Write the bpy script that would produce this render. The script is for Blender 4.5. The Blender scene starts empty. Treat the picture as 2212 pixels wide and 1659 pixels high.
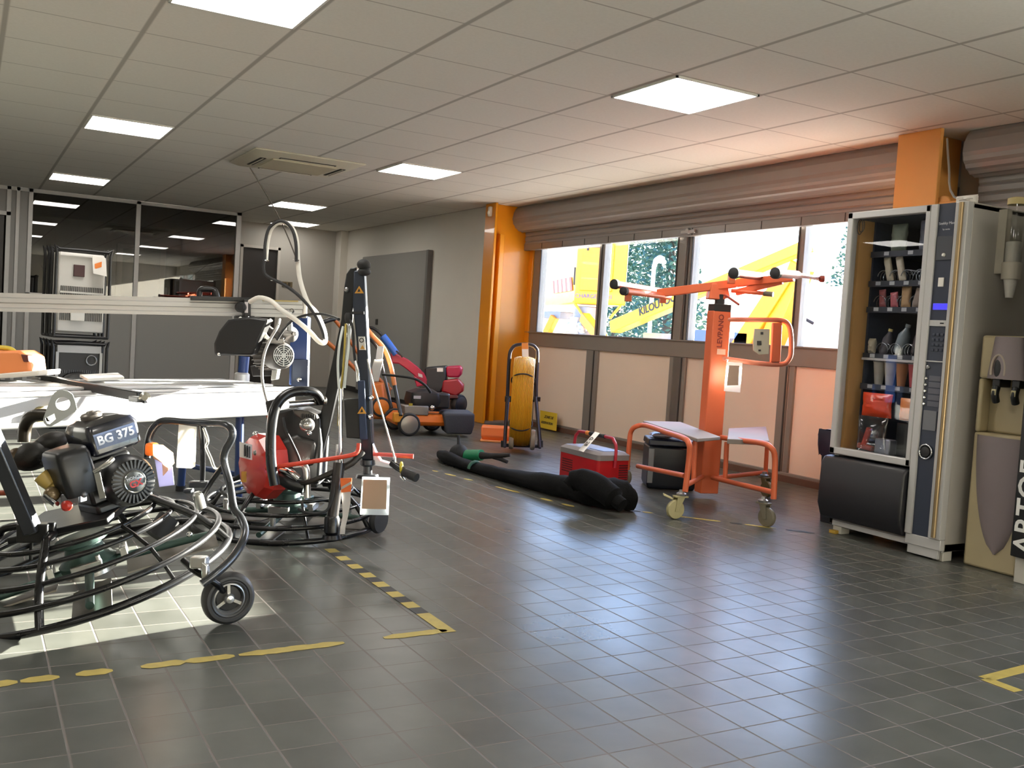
import bpy, bmesh, math, random
from mathutils import Vector, Matrix
random.seed(7)
SC = bpy.context.scene
COL = SC.collection
PI = math.pi
# ------------------------------------------------------------------ camera
IW, IH = 2212, 1659
FPX, YAW, PITCH, ROLL = 2089.75, 1.05406804, -0.0507369368, 0.0630589554
_f = Vector((math.cos(YAW)*math.cos(PITCH), math.sin(YAW)*math.cos(PITCH), math.sin(PITCH)))
_r = Vector((math.sin(YAW), -math.cos(YAW), 0)); _u = _r.cross(_f)
CF = _f
CR = math.cos(ROLL)*_r + math.sin(ROLL)*_u
CU = -math.sin(ROLL)*_r + math.cos(ROLL)*_u
CAM = Vector((0, 0, 1.0))
R0 = _r.copy()                                   # level "across" direction
F0 = Vector((math.cos(YAW), math.sin(YAW), 0))   # level "away" direction
Z0 = Vector((0, 0, 1))
def ray(x, y): return CF + (x-IW/2)/FPX*CR - (y-IH/2)/FPX*CU
def at(x, y, d): return CAM + ray(x, y)*d
def onz(x, y, z=0.0):
    r = ray(x, y); return CAM + r*((z-1)/r.z)
def onx(x, y, X):
    r = ray(x, y); return CAM + r*(X/r.x)
def ony(x, y, Y):
    r = ray(x, y); return CAM + r*(Y/r.y)
cd = bpy.data.cameras.new('camera'); cam = bpy.data.objects.new('camera', cd); COL.objects.link(cam)
cd.sensor_fit = 'HORIZONTAL'; cd.sensor_width = 36.0; cd.lens = 36.0*FPX/IW
cd.clip_start = .05; cd.clip_end = 400
m3 = Matrix((CR, CU, -CF)).transposed()
cam.matrix_world = Matrix.Translation(CAM) @ m3.to_4x4()
SC.camera = cam
# ------------------------------------------------------------------ materials
def lin(h):
    if isinstance(h, str):
        h = h.lstrip('#'); v = [int(h[i:i+2], 16)/255 for i in (0, 2, 4)]
        return tuple((c/12.92 if c <= .04045 else ((c+.055)/1.055)**2.4) for c in v)
    return tuple(h)
MATS = {}
def nd(nt, t, **kw):
    n = nt.nodes.new(t)
    for k, v in kw.items(): setattr(n, k, v)
    return n
def M(name, col, rough=.5, metal=0.0, var=.10, scale=9.0, bump=.0, spec=.5, coat=0.0, emit=0.0, alpha=None, trans=0.0):
    if name in MATS: return MATS[name]
    m = bpy.data.materials.new(name); m.use_nodes = True; nt = m.node_tree
    b = nt.nodes['Principled BSDF']; L = nt.links.new
    c = lin(col)
    tc = nd(nt, 'ShaderNodeTexCoord'); nz = nd(nt, 'ShaderNodeTexNoise'); nz.inputs['Scale'].default_value = scale
    nz.inputs['Detail'].default_value = 5
    L(tc.outputs['Object'], nz.inputs['Vector'])
    mx = nd(nt, 'ShaderNodeMix', data_type='RGBA')
    mx.inputs[6].default_value = (*[x*(1-var) for x in c], 1); mx.inputs[7].default_value = (*[min(1, x*(1+var)) for x in c], 1)
    L(nz.outputs['Fac'], mx.inputs[0]); L(mx.outputs[2], b.inputs['Base Color'])
    mr = nd(nt, 'ShaderNodeMapRange'); mr.inputs['To Min'].default_value = max(.03, rough*.85); mr.inputs['To Max'].default_value = min(1, rough*1.15)
    L(nz.outputs['Fac'], mr.inputs['Value']); L(mr.outputs['Result'], b.inputs['Roughness'])
    b.inputs['Metallic'].default_value = metal
    b.inputs['Specular IOR Level'].default_value = spec
    b.inputs['Coat Weight'].default_value = coat
    if trans: b.inputs['Transmission Weight'].default_value = trans
    if bump:
        bp = nd(nt, 'ShaderNodeBump'); bp.inputs['Strength'].default_value = bump; bp.inputs['Distance'].default_value = .004
        n2 = nd(nt, 'ShaderNodeTexNoise'); n2.inputs['Scale'].default_value = scale*9
        L(tc.outputs['Object'], n2.inputs['Vector'])
        L(n2.outputs['Fac'], bp.inputs['Height']); L(bp.outputs['Normal'], b.inputs['Normal'])
    if emit:
        b.inputs['Emission Color'].default_value = (*c, 1); b.inputs['Emission Strength'].default_value = emit
    MATS[name] = m
    return m
def glass(name, tint=(1, 1, 1), ior=1.45, rough=.0, gain=1.0):
    m = bpy.data.materials.new(name); m.use_nodes = True; nt = m.node_tree; nt.nodes.clear(); L = nt.links.new
    o = nd(nt, 'ShaderNodeOutputMaterial'); mix = nd(nt, 'ShaderNodeMixShader')
    t = nd(nt, 'ShaderNodeBsdfTransparent'); t.inputs[0].default_value = (*tint, 1)
    g = nd(nt, 'ShaderNodeBsdfGlossy'); g.inputs['Roughness'].default_value = rough
    f = nd(nt, 'ShaderNodeFresnel'); ge = nd(nt, 'ShaderNodeNewGeometry')
    iv = nd(nt, 'ShaderNodeMapRange'); iv.inputs['To Min'].default_value = ior; iv.inputs['To Max'].default_value = 1/ior   # a pane does not bend light: same ratio on both faces
    L(ge.outputs['Backfacing'], iv.inputs['Value']); L(iv.outputs[0], f.inputs['IOR'])
    ml = nd(nt, 'ShaderNodeMath', operation='MULTIPLY'); ml.inputs[1].default_value = gain; ml.use_clamp = True
    L(f.outputs[0], ml.inputs[0]); L(ml.outputs[0], mix.inputs[0]); L(t.outputs[0], mix.inputs[1]); L(g.outputs[0], mix.inputs[2])
    L(mix.outputs[0], o.inputs[0]); MATS[name] = m
    return m
def sheet(name, col, trans=.5, rough=.4):
    """thin plastic or paper that glows when the sun stands behind it"""
    m = M(name, col, rough, var=.03)
    if m.get('sheet'): return m
    m['sheet'] = True; nt = m.node_tree; L = nt.links.new
    b = nt.nodes['Principled BSDF']; o = [n for n in nt.nodes if n.type == 'OUTPUT_MATERIAL'][0]
    t = nd(nt, 'ShaderNodeBsdfTranslucent'); t.inputs[0].default_value = (*lin(col), 1)
    x = nd(nt, 'ShaderNodeMixShader'); x.inputs[0].default_value = trans
    L(b.outputs[0], x.inputs[1]); L(t.outputs[0], x.inputs[2]); L(x.outputs[0], o.inputs[0])
    return m
# ------------------------------------------------------------------ mesh builder
def perp(d):
    d = d.normalized(); a = Vector((0, 0, 1)) if abs(d.z) < .9 else Vector((1, 0, 0))
    u = d.cross(a).normalized(); return u, d.cross(u).normalized()
def spline(P, n=6, closed=False):
    P = [Vector(p) for p in P]; out = []; N = len(P)
    for i in range(N if closed else N-1):
        g = (lambda k: P[k % N]) if closed else (lambda k: P[max(0, min(N-1, k))])
        a, b, c, d = g(i-1), g(i), g(i+1), g(i+2)
        for k in range(n):
            t = k/n
            out.append(.5*((2*b)+(c-a)*t+(2*a-5*b+4*c-d)*t*t+(3*b-a-3*c+d)*t**3))
    if not closed: out.append(P[-1])
    return out
class MB:
    def __init__(s): s.v = []; s.f = []; s.mi = []
    def add(s, vs, fs, mi=0):
        o = len(s.v); s.v += [Vector(v) for v in vs]; s.f += [[i+o for i in f] for f in fs]; s.mi += [mi]*len(fs); return s
    def obox(s, c, u, v, w, mi=0):
        c, u, v, w = Vector(c), Vector(u), Vector(v), Vector(w)
        P = [c+a*u+b*v+d*w for d in (-1, 1) for b in (-1, 1) for a in (-1, 1)]
        return s.add(P, [(0, 2, 3, 1), (4, 5, 7, 6), (0, 1, 5, 4), (2, 6, 7, 3), (0, 4, 6, 2), (1, 3, 7, 5)], mi)
    def box(s, x0, x1, y0, y1, z0, z1, mi=0):
        return s.obox(((x0+x1)/2, (y0+y1)/2, (z0+z1)/2), ((x1-x0)/2, 0, 0), (0, (y1-y0)/2, 0), (0, 0, (z1-z0)/2), mi)
    def bar(s, a, b, w, h, up=Z0, mi=0):
        a, b = Vector(a), Vector(b); d = b-a; u = d.cross(Vector(up))
        if u.length < 1e-6: u = perp(d)[0]
        u.normalize(); v = u.cross(d).normalized()
        return s.obox((a+b)/2, d/2, u*w/2, v*h/2, mi)
    def tube(s, P, r, n=10, closed=False, cap=True, mi=0, sm=0):
        P = [Vector(p) for p in P]
        if sm: P = spline(P, sm, closed)
        N = len(P); rr = r if hasattr(r, '__len__') else [r]*N
        if len(rr) != N: rr = [rr[min(len(rr)-1, int(i*len(rr)/N))] for i in range(N)]
        T = []
        for i in range(N):
            a = P[(i-1) % N] if closed or i > 0 else P[0]; b = P[(i+1) % N] if closed or i < N-1 else P[-1]
            t = b-a; T.append(t.normalized() if t.length > 1e-9 else Vector((0, 0, 1)))
        u, _ = perp(T[0]); vs = []
        for i in range(N):
            u = u-T[i]*u.dot(T[i])
            u = u.normalized() if u.length > 1e-6 else perp(T[i])[0]
            w = T[i].cross(u)
            for k in range(n):
                a = 2*PI*k/n; vs.append(P[i]+(math.cos(a)*u+math.sin(a)*w)*rr[i])
        fs = []
        for i in range(N if closed else N-1):
            j = (i+1) % N
            for k in range(n): fs.append((i*n+k, i*n+(k+1) % n, j*n+(k+1) % n, j*n+k))
        if closed:
            # untwist: match nearest offset between last and first ring
            best = min(range(n), key=lambda o: (vs[(N-1)*n]-vs[o]).length)
            fs = fs[:-n]
            for k in range(n): fs.append(((N-1)*n+k, (N-1)*n+(k+1) % n, (k+1+best) % n, (k+best) % n))
        elif cap:
            fs.append(tuple(range(n))[::-1]); fs.append(tuple((N-1)*n+k for k in range(n)))
        return s.add(vs, fs, mi)
    def lathe(s, o, ax, prof, n=24, mi=0, cap=True, flat=None):
        o, ax = Vector(o), Vector(ax).normalized(); u, w = perp(ax) if flat is None else flat
        vs = []; N = len(prof)
        for r, t in prof:
            for k in range(n):
                a = 2*PI*k/n; vs.append(o+ax*t+(math.cos(a)*u+math.sin(a)*w)*r)
        fs = [(i*n+k, i*n+(k+1) % n, (i+1)*n+(k+1) % n, (i+1)*n+k) for i in range(N-1) for k in range(n)]
        if cap: fs += [tuple(range(n))[::-1], tuple((N-1)*n+k for k in range(n))]
        return s.add(vs, fs, mi)
    def cyl(s, a, b, r, r2=None, n=20, mi=0):
        a, b = Vector(a), Vector(b); L = (b-a).length
        return s.lathe(a, b-a, [(r, 0), (r if r2 is None else r2, L)], n, mi)
    def torus(s, c, ax, R, r, n=40, k=10, mi=0, uv=None, a0=0, a1=2*PI):
        u, w = uv if uv else perp(Vector(ax)); full = abs(a1-a0-2*PI) < 1e-6
        N = n if full else n+1
        P = [Vector(c)+(math.cos(a0+(a1-a0)*i/n)*u+math.sin(a0+(a1-a0)*i/n)*w)*R for i in range(N)]
        return s.tube(P, r, k, closed=full, mi=mi)
    def prism(s, poly, vec, mi=0):
        n = len(poly); vec = Vector(vec); A = [Vector(p) for p in poly]
        vs = A+[p+vec for p in A]
        fs = [tuple(range(n))[::-1], tuple(range(n, 2*n))]+[(i, (i+1) % n, n+(i+1) % n, n+i) for i in range(n)]
        return s.add(vs, fs, mi)
    def ball(s, c, r, n=18, m=10, ax=None, mi=0):
        c = Vector(c); r = r if hasattr(r, '__len__') else (r, r, r)
        X, Y, Z = ax if ax else (Vector((1, 0, 0)), Vector((0, 1, 0)), Z0)
        vs = [c-Z*r[2]]; fs = []
        for i in range(1, m):
            t = -PI/2+PI*i/m
            for k in range(n):
                a = 2*PI*k/n; vs.append(c+X*r[0]*math.cos(t)*math.cos(a)+Y*r[1]*math.cos(t)*math.sin(a)+Z*r[2]*math.sin(t))
        vs.append(c+Z*r[2]); T = len(vs)-1
        for k in range(n):
            fs.append((0, 1+(k+1) % n, 1+k)); fs.append((T, T-n+k, T-n+(k+1) % n))
            for i in range(m-2): fs.append((1+i*n+k, 1+i*n+(k+1) % n, 1+(i+1)*n+(k+1) % n, 1+(i+1)*n+k))
        return s.add(vs, fs, mi)
    def loft(s, rings, cap=True, mi=0, closed=True):
        n = len(rings[0]); vs = [p for r in rings for p in r]; fs = []
        for i in range(len(rings)-1):
            for k in range(n if closed else n-1):
                fs.append((i*n+k, i*n+(k+1) % n, (i+1)*n+(k+1) % n, (i+1)*n+k))
        if cap and closed: fs += [tuple(range(n))[::-1], tuple((len(rings)-1)*n+k for k in range(n))]
        return s.add(vs, fs, mi)
    def quad(s, a, b, c, d, mi=0): return s.add([a, b, c, d], [(0, 1, 2, 3)], mi)
    def curve2d(s, make, o, X, Y, ext, mi=0):
        cu = make(); cu.extrude = ext
        ob = bpy.data.objects.new('tmp', cu); COL.objects.link(ob); bpy.context.view_layer.update()
        me = bpy.data.meshes.new_from_object(ob.evaluated_get(bpy.context.evaluated_depsgraph_get()))
        X, Y = Vector(X).normalized(), Vector(Y).normalized(); N = X.cross(Y)
        s.add([Vector(o)+X*v.co.x+Y*v.co.y+N*v.co.z for v in me.vertices], [tuple(p.vertices) for p in me.polygons], mi)
        bpy.data.objects.remove(ob); bpy.data.meshes.remove(me); bpy.data.curves.remove(cu)
        return s
    def text(s, t, o, X, Y, size, ext=.0008, align='CENTER', mi=0, bold=.0):
        def mk():
            c = bpy.data.curves.new('t', 'FONT'); c.body = t; c.size = size; c.align_x = align; c.align_y = 'CENTER'; c.resolution_u = 3; c.offset = bold
            return c
        return s.curve2d(mk, o, X, Y, ext, mi)
    def plate(s, outline, holes, o, X, Y, ext, mi=0):
        def mk():
            c = bpy.data.curves.new('p', 'CURVE'); c.dimensions = '2D'; c.fill_mode = 'BOTH'
            for pts in [outline]+holes:
                sp = c.splines.new('POLY'); sp.points.add(len(pts)-1)
                for q, p in zip(sp.points, pts): q.co = (p[0], p[1], 0, 1)
                sp.use_cyclic_u = True
            return c
        return s.curve2d(mk, o, X, Y, ext, mi)
def circ(c, r, n=20): return [(c[0]+r*math.cos(2*PI*i/n), c[1]+r*math.sin(2*PI*i/n)) for i in range(n)]
# ------------------------------------------------------------------ objects
def make(name, mb, mats, parent=None, origin=(0, 0, 0), bevel=0.0, sharp=38, smooth=True):
    o0 = Vector(origin)
    me = bpy.data.meshes.new(name); me.from_pydata([v-o0 for v in mb.v], [], mb.f)
    mats = mats if isinstance(mats, (list, tuple)) else [mats]
    for m in mats: me.materials.append(m)
    if len(mats) > 1: me.polygons.foreach_set('material_index', mb.mi)
    bm = bmesh.new(); bm.from_mesh(me); bmesh.ops.recalc_face_normals(bm, faces=bm.faces); bm.to_mesh(me); bm.free()
    if smooth:
        me.shade_smooth(); me.set_sharp_from_angle(angle=math.radians(sharp))
    ob = bpy.data.objects.new(name, me); COL.objects.link(ob)
    if parent is not None: ob.parent = parent
    if bevel:
        bv = ob.modifiers.new('bevel', 'BEVEL'); bv.width = bevel; bv.segments = 2; bv.limit_method = 'ANGLE'; bv.angle_limit = math.radians(50)
    return ob
def tag(o, label=None, cat=None, group=None, kind=None):
    if label: o['label'] = label
    if cat: o['category'] = cat
    if group: o['group'] = group
    if kind: o['kind'] = kind
    return o
class Thing:
    def __init__(s, name, label, cat, loc, group=None, kind=None):
        s.root = bpy.data.objects.new(name, None); COL.objects.link(s.root); s.loc = Vector(loc); s.root.location = s.loc
        s.root.empty_display_size = .05
        tag(s.root, label, cat, group, kind)
    def part(s, name, mb, mat, parent=None, label=None, bevel=0.0, **kw):
        o = make(name, mb, mat, parent or s.root, s.loc, bevel, **kw)
        if label: o['label'] = label
        return o
def single(name, mb, mat, label, cat, loc=None, group=None, kind=None, bevel=0.0, **kw):
    if loc is None:
        n = len(mb.v); loc = sum(mb.v, Vector())/n; loc.z = min(v.z for v in mb.v)
    o = make(name, mb, mat, None, loc, bevel, **kw); o.location = Vector(loc)
    return tag(o, label, cat, group, kind)
def struct(name, mb, mat, bevel=0.0, **kw):
    o = make(name, mb, mat, None, (0, 0, 0), bevel, **kw); o['kind'] = 'structure'; return o
def copy_tree(o, parent=None):
    c = o.copy(); COL.objects.link(c)
    if parent is not None: c.parent = parent
    for ch in [x for x in bpy.data.objects if x.parent == o]: copy_tree(ch, c)
    return c
# ------------------------------------------------------------------ room materials
CE = 2.43
GX, GY, GP = 1.990, 4.144, .6204          # ceiling grid
def grid_mask(nt, ax, off, pitch, w):
    """1 on a joint line of half width w, 0 inside the tile"""
    L = nt.links.new
    g = nd(nt, 'ShaderNodeNewGeometry'); s = nd(nt, 'ShaderNodeSeparateXYZ'); L(g.outputs['Position'], s.inputs[0])
    a = nd(nt, 'ShaderNodeMath', operation='SUBTRACT'); a.inputs[1].default_value = off-100*pitch; L(s.outputs[ax], a.inputs[0])
    d = nd(nt, 'ShaderNodeMath', operation='DIVIDE'); d.inputs[1].default_value = pitch; L(a.outputs[0], d.inputs[0])
    f = nd(nt, 'ShaderNodeMath', operation='FRACT'); L(d.outputs[0], f.inputs[0])
    h = nd(nt, 'ShaderNodeMath', operation='SUBTRACT'); h.inputs[1].default_value = .5; L(f.outputs[0], h.inputs[0])
    ab = nd(nt, 'ShaderNodeMath', operation='ABSOLUTE'); L(h.outputs[0], ab.inputs[0])
    mr = nd(nt, 'ShaderNodeMapRange'); mr.inputs['From Min'].default_value = .5-w/pitch*1.35; mr.inputs['From Max'].default_value = .5-w/pitch*.65
    L(ab.outputs[0], mr.inputs['Value'])
    fl = nd(nt, 'ShaderNodeMath', operation='FLOOR'); L(d.outputs[0], fl.inputs[0])
    return mr.outputs['Result'], fl.outputs[0]
def vmax(nt, a, b):
    m = nd(nt, 'ShaderNodeMath', operation='MAXIMUM'); nt.links.new(a, m.inputs[0]); nt.links.new(b, m.inputs[1]); return m.outputs[0]
def ceiling_mat():
    m = bpy.data.materials.new('ceiling_tiles'); m.use_nodes = True; nt = m.node_tree; L = nt.links.new; b = nt.nodes['Principled BSDF']
    a, _ = grid_mask(nt, 0, GX, GP, .013); c, _ = grid_mask(nt, 1, GY, GP, .005)
    k = vmax(nt, a, c)
    nz = nd(nt, 'ShaderNodeTexNoise'); nz.inputs['Scale'].default_value = 60; g = nd(nt, 'ShaderNodeNewGeometry'); L(g.outputs['Position'], nz.inputs['Vector'])
    t = nd(nt, 'ShaderNodeMix', data_type='RGBA'); t.inputs[6].default_value = (.66, .63, .57, 1); t.inputs[7].default_value = (.74, .71, .65, 1); L(nz.outputs['Fac'], t.inputs[0])
    mx = nd(nt, 'ShaderNodeMix', data_type='RGBA'); L(k, mx.inputs[0]); L(t.outputs[2], mx.inputs[6]); mx.inputs[7].default_value = (.40, .37, .33, 1)
    L(mx.outputs[2], b.inputs['Base Color']); b.inputs['Roughness'].default_value = .9; b.inputs['Specular IOR Level'].default_value = .2
    return m
def floor_mat():
    m = bpy.data.materials.new('floor_tiles'); m.use_nodes = True; nt = m.node_tree; L = nt.links.new; b = nt.nodes['Principled BSDF']
    a, ia = grid_mask(nt, 0, .2317, .1447, .0026); c, ic = grid_mask(nt, 1, 2.158, .1492, .0020)
    k = vmax(nt, a, c)
    g = nd(nt, 'ShaderNodeNewGeometry')
    n1 = nd(nt, 'ShaderNodeTexNoise'); n1.inputs['Scale'].default_value = 7; n1.inputs['Detail'].default_value = 8; L(g.outputs['Position'], n1.inputs['Vector'])
    n2 = nd(nt, 'ShaderNodeTexNoise'); n2.inputs['Scale'].default_value = 1.3; n2.inputs['Detail'].default_value = 6; L(g.outputs['Position'], n2.inputs['Vector'])
    cx = nd(nt, 'ShaderNodeCombineXYZ'); L(ia, cx.inputs[0]); L(ic, cx.inputs[1])
    wn = nd(nt, 'ShaderNodeTexWhiteNoise', noise_dimensions='2D'); L(cx.outputs[0], wn.inputs['Vector'])
    t = nd(nt, 'ShaderNodeMix', data_type='RGBA'); t.inputs[6].default_value = (.052, .056, .048, 1); t.inputs[7].default_value = (.125, .128, .115, 1); L(n1.outputs['Fac'], t.inputs[0])
    t2 = nd(nt, 'ShaderNodeMix', data_type='RGBA', blend_type='MULTIPLY'); t2.inputs[0].default_value = .35; L(t.outputs[2], t2.inputs[6]); L(wn.outputs['Color'], t2.inputs[7])
    bw = nd(nt, 'ShaderNodeMapRange'); bw.inputs['To Min'].default_value = .75; bw.inputs['To Max'].default_value = 1.0; L(wn.outputs['Value'], bw.inputs['Value'])
    t2.inputs[0].default_value = 1.0
    cc = nd(nt, 'ShaderNodeCombineColor'); [L(bw.outputs[0], cc.inputs[i]) for i in range(3)]; L(cc.outputs[0], t2.inputs[7])
    mx = nd(nt, 'ShaderNodeMix', data_type='RGBA'); L(k, mx.inputs[0]); L(t2.outputs[2], mx.inputs[6]); mx.inputs[7].default_value = (.17, .15, .14, 1)
    L(mx.outputs[2], b.inputs['Base Color'])
    r1 = nd(nt, 'ShaderNodeMapRange'); r1.inputs['From Min'].default_value = .3; r1.inputs['From Max'].default_value = .7; r1.inputs['To Min'].default_value = .27; r1.inputs['To Max'].default_value = .36; L(n2.outputs['Fac'], r1.inputs['Value'])
    r2 = nd(nt, 'ShaderNodeMix', data_type='FLOAT'); L(k, r2.inputs[0]); L(r1.outputs[0], r2.inputs[2]); r2.inputs[3].default_value = .85
    L(r2.outputs[0], b.inputs['Roughness'])
    sp = nd(nt, 'ShaderNodeMapRange'); sp.inputs['To Min'].default_value = .38; sp.inputs['To Max'].default_value = .12; L(k, sp.inputs['Value']); L(sp.outputs[0], b.inputs['Specular IOR Level'])
    # slightly cushioned tiles
    bp = nd(nt, 'ShaderNodeBump'); bp.inputs['Strength'].default_value = .25; bp.inputs['Distance'].default_value = .002
    ng = nd(nt, 'ShaderNodeMath', operation='MULTIPLY_ADD'); L(k, ng.inputs[0]); ng.inputs[1].default_value = -1
    n3 = nd(nt, 'ShaderNodeMath', operation='MULTIPLY'); n3.inputs[1].default_value = .35; L(n1.outputs['Fac'], n3.inputs[0]); L(n3.outputs[0], ng.inputs[2])
    L(ng.outputs[0], bp.inputs['Height']); L(bp.outputs['Normal'], b.inputs['Normal'])
    return m
white_wall = M('white_wall', '#d2cdc3', .8, var=.04, scale=3)
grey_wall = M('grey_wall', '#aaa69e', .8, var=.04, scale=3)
part_grey = M('partition_grey', '#7f7d7a', .6, var=.03, scale=4)
alu = M('aluminium_frame', '#86817c', .45, .35, var=.05)
alu_dark = M('aluminium_dark', '#3c3a3a', .5, .3)
panel_white = M('panel_white', '#d8c9ba', .55, var=.05, scale=2)
shutter_m = M('shutter_steel', '#918d8a', .5, .15, var=.08, scale=5)
yellow = M('column_yellow', '#d98a10', .32, var=.08, scale=3, coat=.2)
brown = M('skirting_brown', '#5b4236', .6)
pane = glass('window_glass', (.97, .985, .98), 1.45)
office_glass = glass('office_glass', (.50, .48, .46), 1.5, gain=2.2)
# ------------------------------------------------------------------ shell
struct('floor', MB().box(-4.6, 5.75, -4.1, 18, -.08, 0), floor_mat(), smooth=False)
struct('ceiling', MB().box(-4.6, 5.75, -4.1, 18, CE, CE+.08), ceiling_mat(), smooth=False)
struct('wall_rear', MB().box(-4.6, 5.75, -4.1, -4.0, 0, CE), white_wall)
struct('wall_left', MB().box(-4.6, -4.5, -4, 18, 0, CE), white_wall)
struct('wall_bay', MB().box(5.58, 5.70, 1.3, 4.12, 0, CE).box(5.58, 5.70, -4, 1.3, 0, .12).box(5.58, 5.70, -4, 1.3, 2.15, CE), grey_wall)
struct('window_8', MB().box(5.60, 5.612, -4, 1.3, .12, 2.15), pane)  # unseen second-bay glazing, made full height to let more daylight onto the ceiling
struct('trim_6', MB().box(5.56, 5.66, 1.24, 1.3, .12, 2.15).box(5.56, 5.66, -.1, -.04, .12, 2.15).box(5.56, 5.66, -1.4, -1.34, .12, 2.15).box(5.56, 5.66, -2.7, -2.64, .12, 2.15), alu)
struct('wall_right', MB().box(5.10, 5.75, 9.66, 14.66, 0, CE), white_wall)
struct('wall_recess', MB().box(4.12, 5.10, 14.6, 14.7, 0, CE).box(3.25, 3.52, 14.6, 14.7, 0, CE).box(3.52, 4.12, 14.6, 14.7, 2.08, CE), grey_wall)
struct('trim_1', MB().box(4.985, 5.10, 14.36, 14.6, 0, CE), white_wall, bevel=.004)
struct('wall_office', MB().box(-4.5, 3.25, 17.4, 17.5, 0, CE), M('office_wall', '#5d5853', .8))
struct('wall_office_side', MB().box(3.19, 3.25, 13.58, 17.4, 0, CE), M('office_wall', '#5d5853', .8))
struct('baseboard_right', MB().box(5.075, 5.10, 9.66, 14.36, 0, .075), M('baseboard_dark', '#2a2725', .6))
# glazed partition
PY = 13.5
fr = MB()
for x0, x1 in ((-3.0, -2.95), (-.60, -.54), (.40, .45), (.505, .545), (.640, .690), (1.895, 1.950), (3.185, 3.25)):
    fr.box(x0, x1, PY-.02, PY+.06, 0, CE)
fr.box(-4.5, 3.25, PY-.02, PY+.06, CE-.045, CE).box(.64, 3.25, PY-.02, PY+.06, 1.09, 1.15).box(-4.5, -.54, PY-.02, PY+.06, 1.09, 1.15)
fr.box(-.6, .45, PY-.02, PY+.06, 2.07, 2.12).box(.64, 3.25, PY-.015, PY+.05, 0, .07)
pf = struct('wall_partition', MB().box(.69, 1.895, PY, PY+.04, .07, 1.09).box(1.95, 3.185, PY, PY+.04, .07, 1.09).box(.545, .64, PY, PY+.04, 0, CE-.04).box(.45, .505, PY, PY+.04, 0, CE-.04)
            .box(-.54, .40, PY, PY+.04, 2.12, CE-.045).box(-4.5, -3, PY, PY+.04, 0, CE-.04).box(-2.95, -.6, PY, PY+.04, 0, 1.09), part_grey)
struct('trim_2', fr, M('partition_trim', '#a9a7a4', .5, .2), bevel=.003)
for i, (x0, x1) in enumerate(((.69, 1.895), (1.95, 3.185), (-2.95, -.6)), 1):
    struct('window_%d' % i, MB().box(x0, x1, PY+.01, PY+.02, 1.15, CE-.045), office_glass)
dark_door = M('door_dark', '#1d1917', .45)
d1 = struct('door_1', MB().box(3.56, 4.08, 14.62, 14.66, 0, 2.05), dark_door)
make('frame', MB().box(3.52, 3.56, 14.57, 14.66, 0, 2.09).box(4.08, 4.12, 14.57, 14.66, 0, 2.09).box(3.52, 4.12, 14.57, 14.66, 2.05, 2.09), M('door_frame_pale', '#b7b2a9', .5), d1)
make('door_handle', MB().cyl((3.64, 14.62, 1.03), (3.64, 14.56, 1.03), .012).tube([(3.64, 14.565, 1.03), (3.76, 14.565, 1.03)], .01), alu, d1)
d2 = struct('door_2', MB().box(-.52, .38, PY, PY+.04, 0, 2.065), dark_door)
make('door_handle', MB().cyl((.30, PY, 1.03), (.30, PY-.05, 1.03), .012).tube([(.30, PY-.045, 1.03), (.18, PY-.045, 1.03)], .01), alu, d2)
d4 = struct('door_4', MB().box(2.25, 2.85, 17.34, 17.39, 0, 2.03), M('inner_door', '#77736c', .5))
make('frame', MB().box(2.16, 2.25, 17.33, 17.39, 0, 2.1).box(2.85, 2.94, 17.33, 17.39, 0, 2.1).box(2.16, 2.94, 17.33, 17.39, 2.03, 2.1), M('door_frame_pale', '#b7b2a9', .5), d4)
make('door_handle', MB().tube([(2.32, 17.31, 1.03), (2.44, 17.31, 1.03)], .012), alu, d4)
# grey sliding door on the white wall
d3 = struct('door_3', MB().box(5.045, 5.098, 11.25, 13.55, .05, 2.0), M('door_grey', '#8a8782', .6, var=.03), bevel=.012)
make('door_edge', MB().box(5.03, 5.098, 11.19, 11.25, .05, 2.0), M('door_edge_grey', '#65625f', .5), d3, bevel=.004)
make('door_lock', MB().box(5.03, 5.046, 12.80, 12.86, 1.02, 1.10), M('lock_dark', '#2c2a28', .5), d3)
# window wall
WX = 5.58
wf = MB()
for y0, y1 in ((9.28, 9.66), (8.055, 8.15), (6.69, 6.916), (5.395, 5.445), (4.12, 4.30)):
    wf.box(WX-.03, WX+.05, y0, y1, .0, 2.14)
struct('trim_3', wf.box(WX-.035, WX+.055, 4.12, 9.66, .895, 1.05).box(WX-.05, WX-.03, 4.12, 9.66, 1.035, 1.05).box(WX-.04, WX-.03, 6.78, 6.80, 1.05, 2.1).box(WX-.034, WX+.05, 4.12, 9.66, .03, .07), alu, bevel=.004)
struct('wall_header', MB().box(WX-.02, WX+.12, 4.12, 9.66, 2.10, CE), grey_wall)
dk = MB()
for y in (9.285, 8.10, 6.905, 6.70, 5.45, 6.755): dk.box(WX-.038, WX-.028, y-.006, y+.006, 1.05, 2.1)
for y in (8.125, 6.745, 5.475): dk.box(WX-.036, WX-.026, y-.007, y+.007, .07, .89)
struct('trim_4', dk, alu_dark)
lowy = ((9.28, 8.267), (8.12, 6.867), (6.735, 5.557), (5.465, 4.30))
for i, (a, b) in enumerate(lowy): struct('wall_panel_%d' % (i+1), MB().box(WX-.01, WX+.03, b, a, .07, .895), panel_white)
wm = MB()
for y0, y1 in ((8.12, 8.267), (6.735, 6.867), (5.465, 5.557)): wm.box(WX-.03, WX+.03, y0, y1, .05, .9)
struct('trim_5', wm, alu, bevel=.003)
for i, (a, b) in enumerate(((9.28, 8.15), (8.055, 6.916), (6.69, 5.445), (5.395, 4.30)), 4):
    w = struct('window_%d' % i, MB().box(WX, WX+.012, b, a, 1.05, 2.12), pane)
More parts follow.
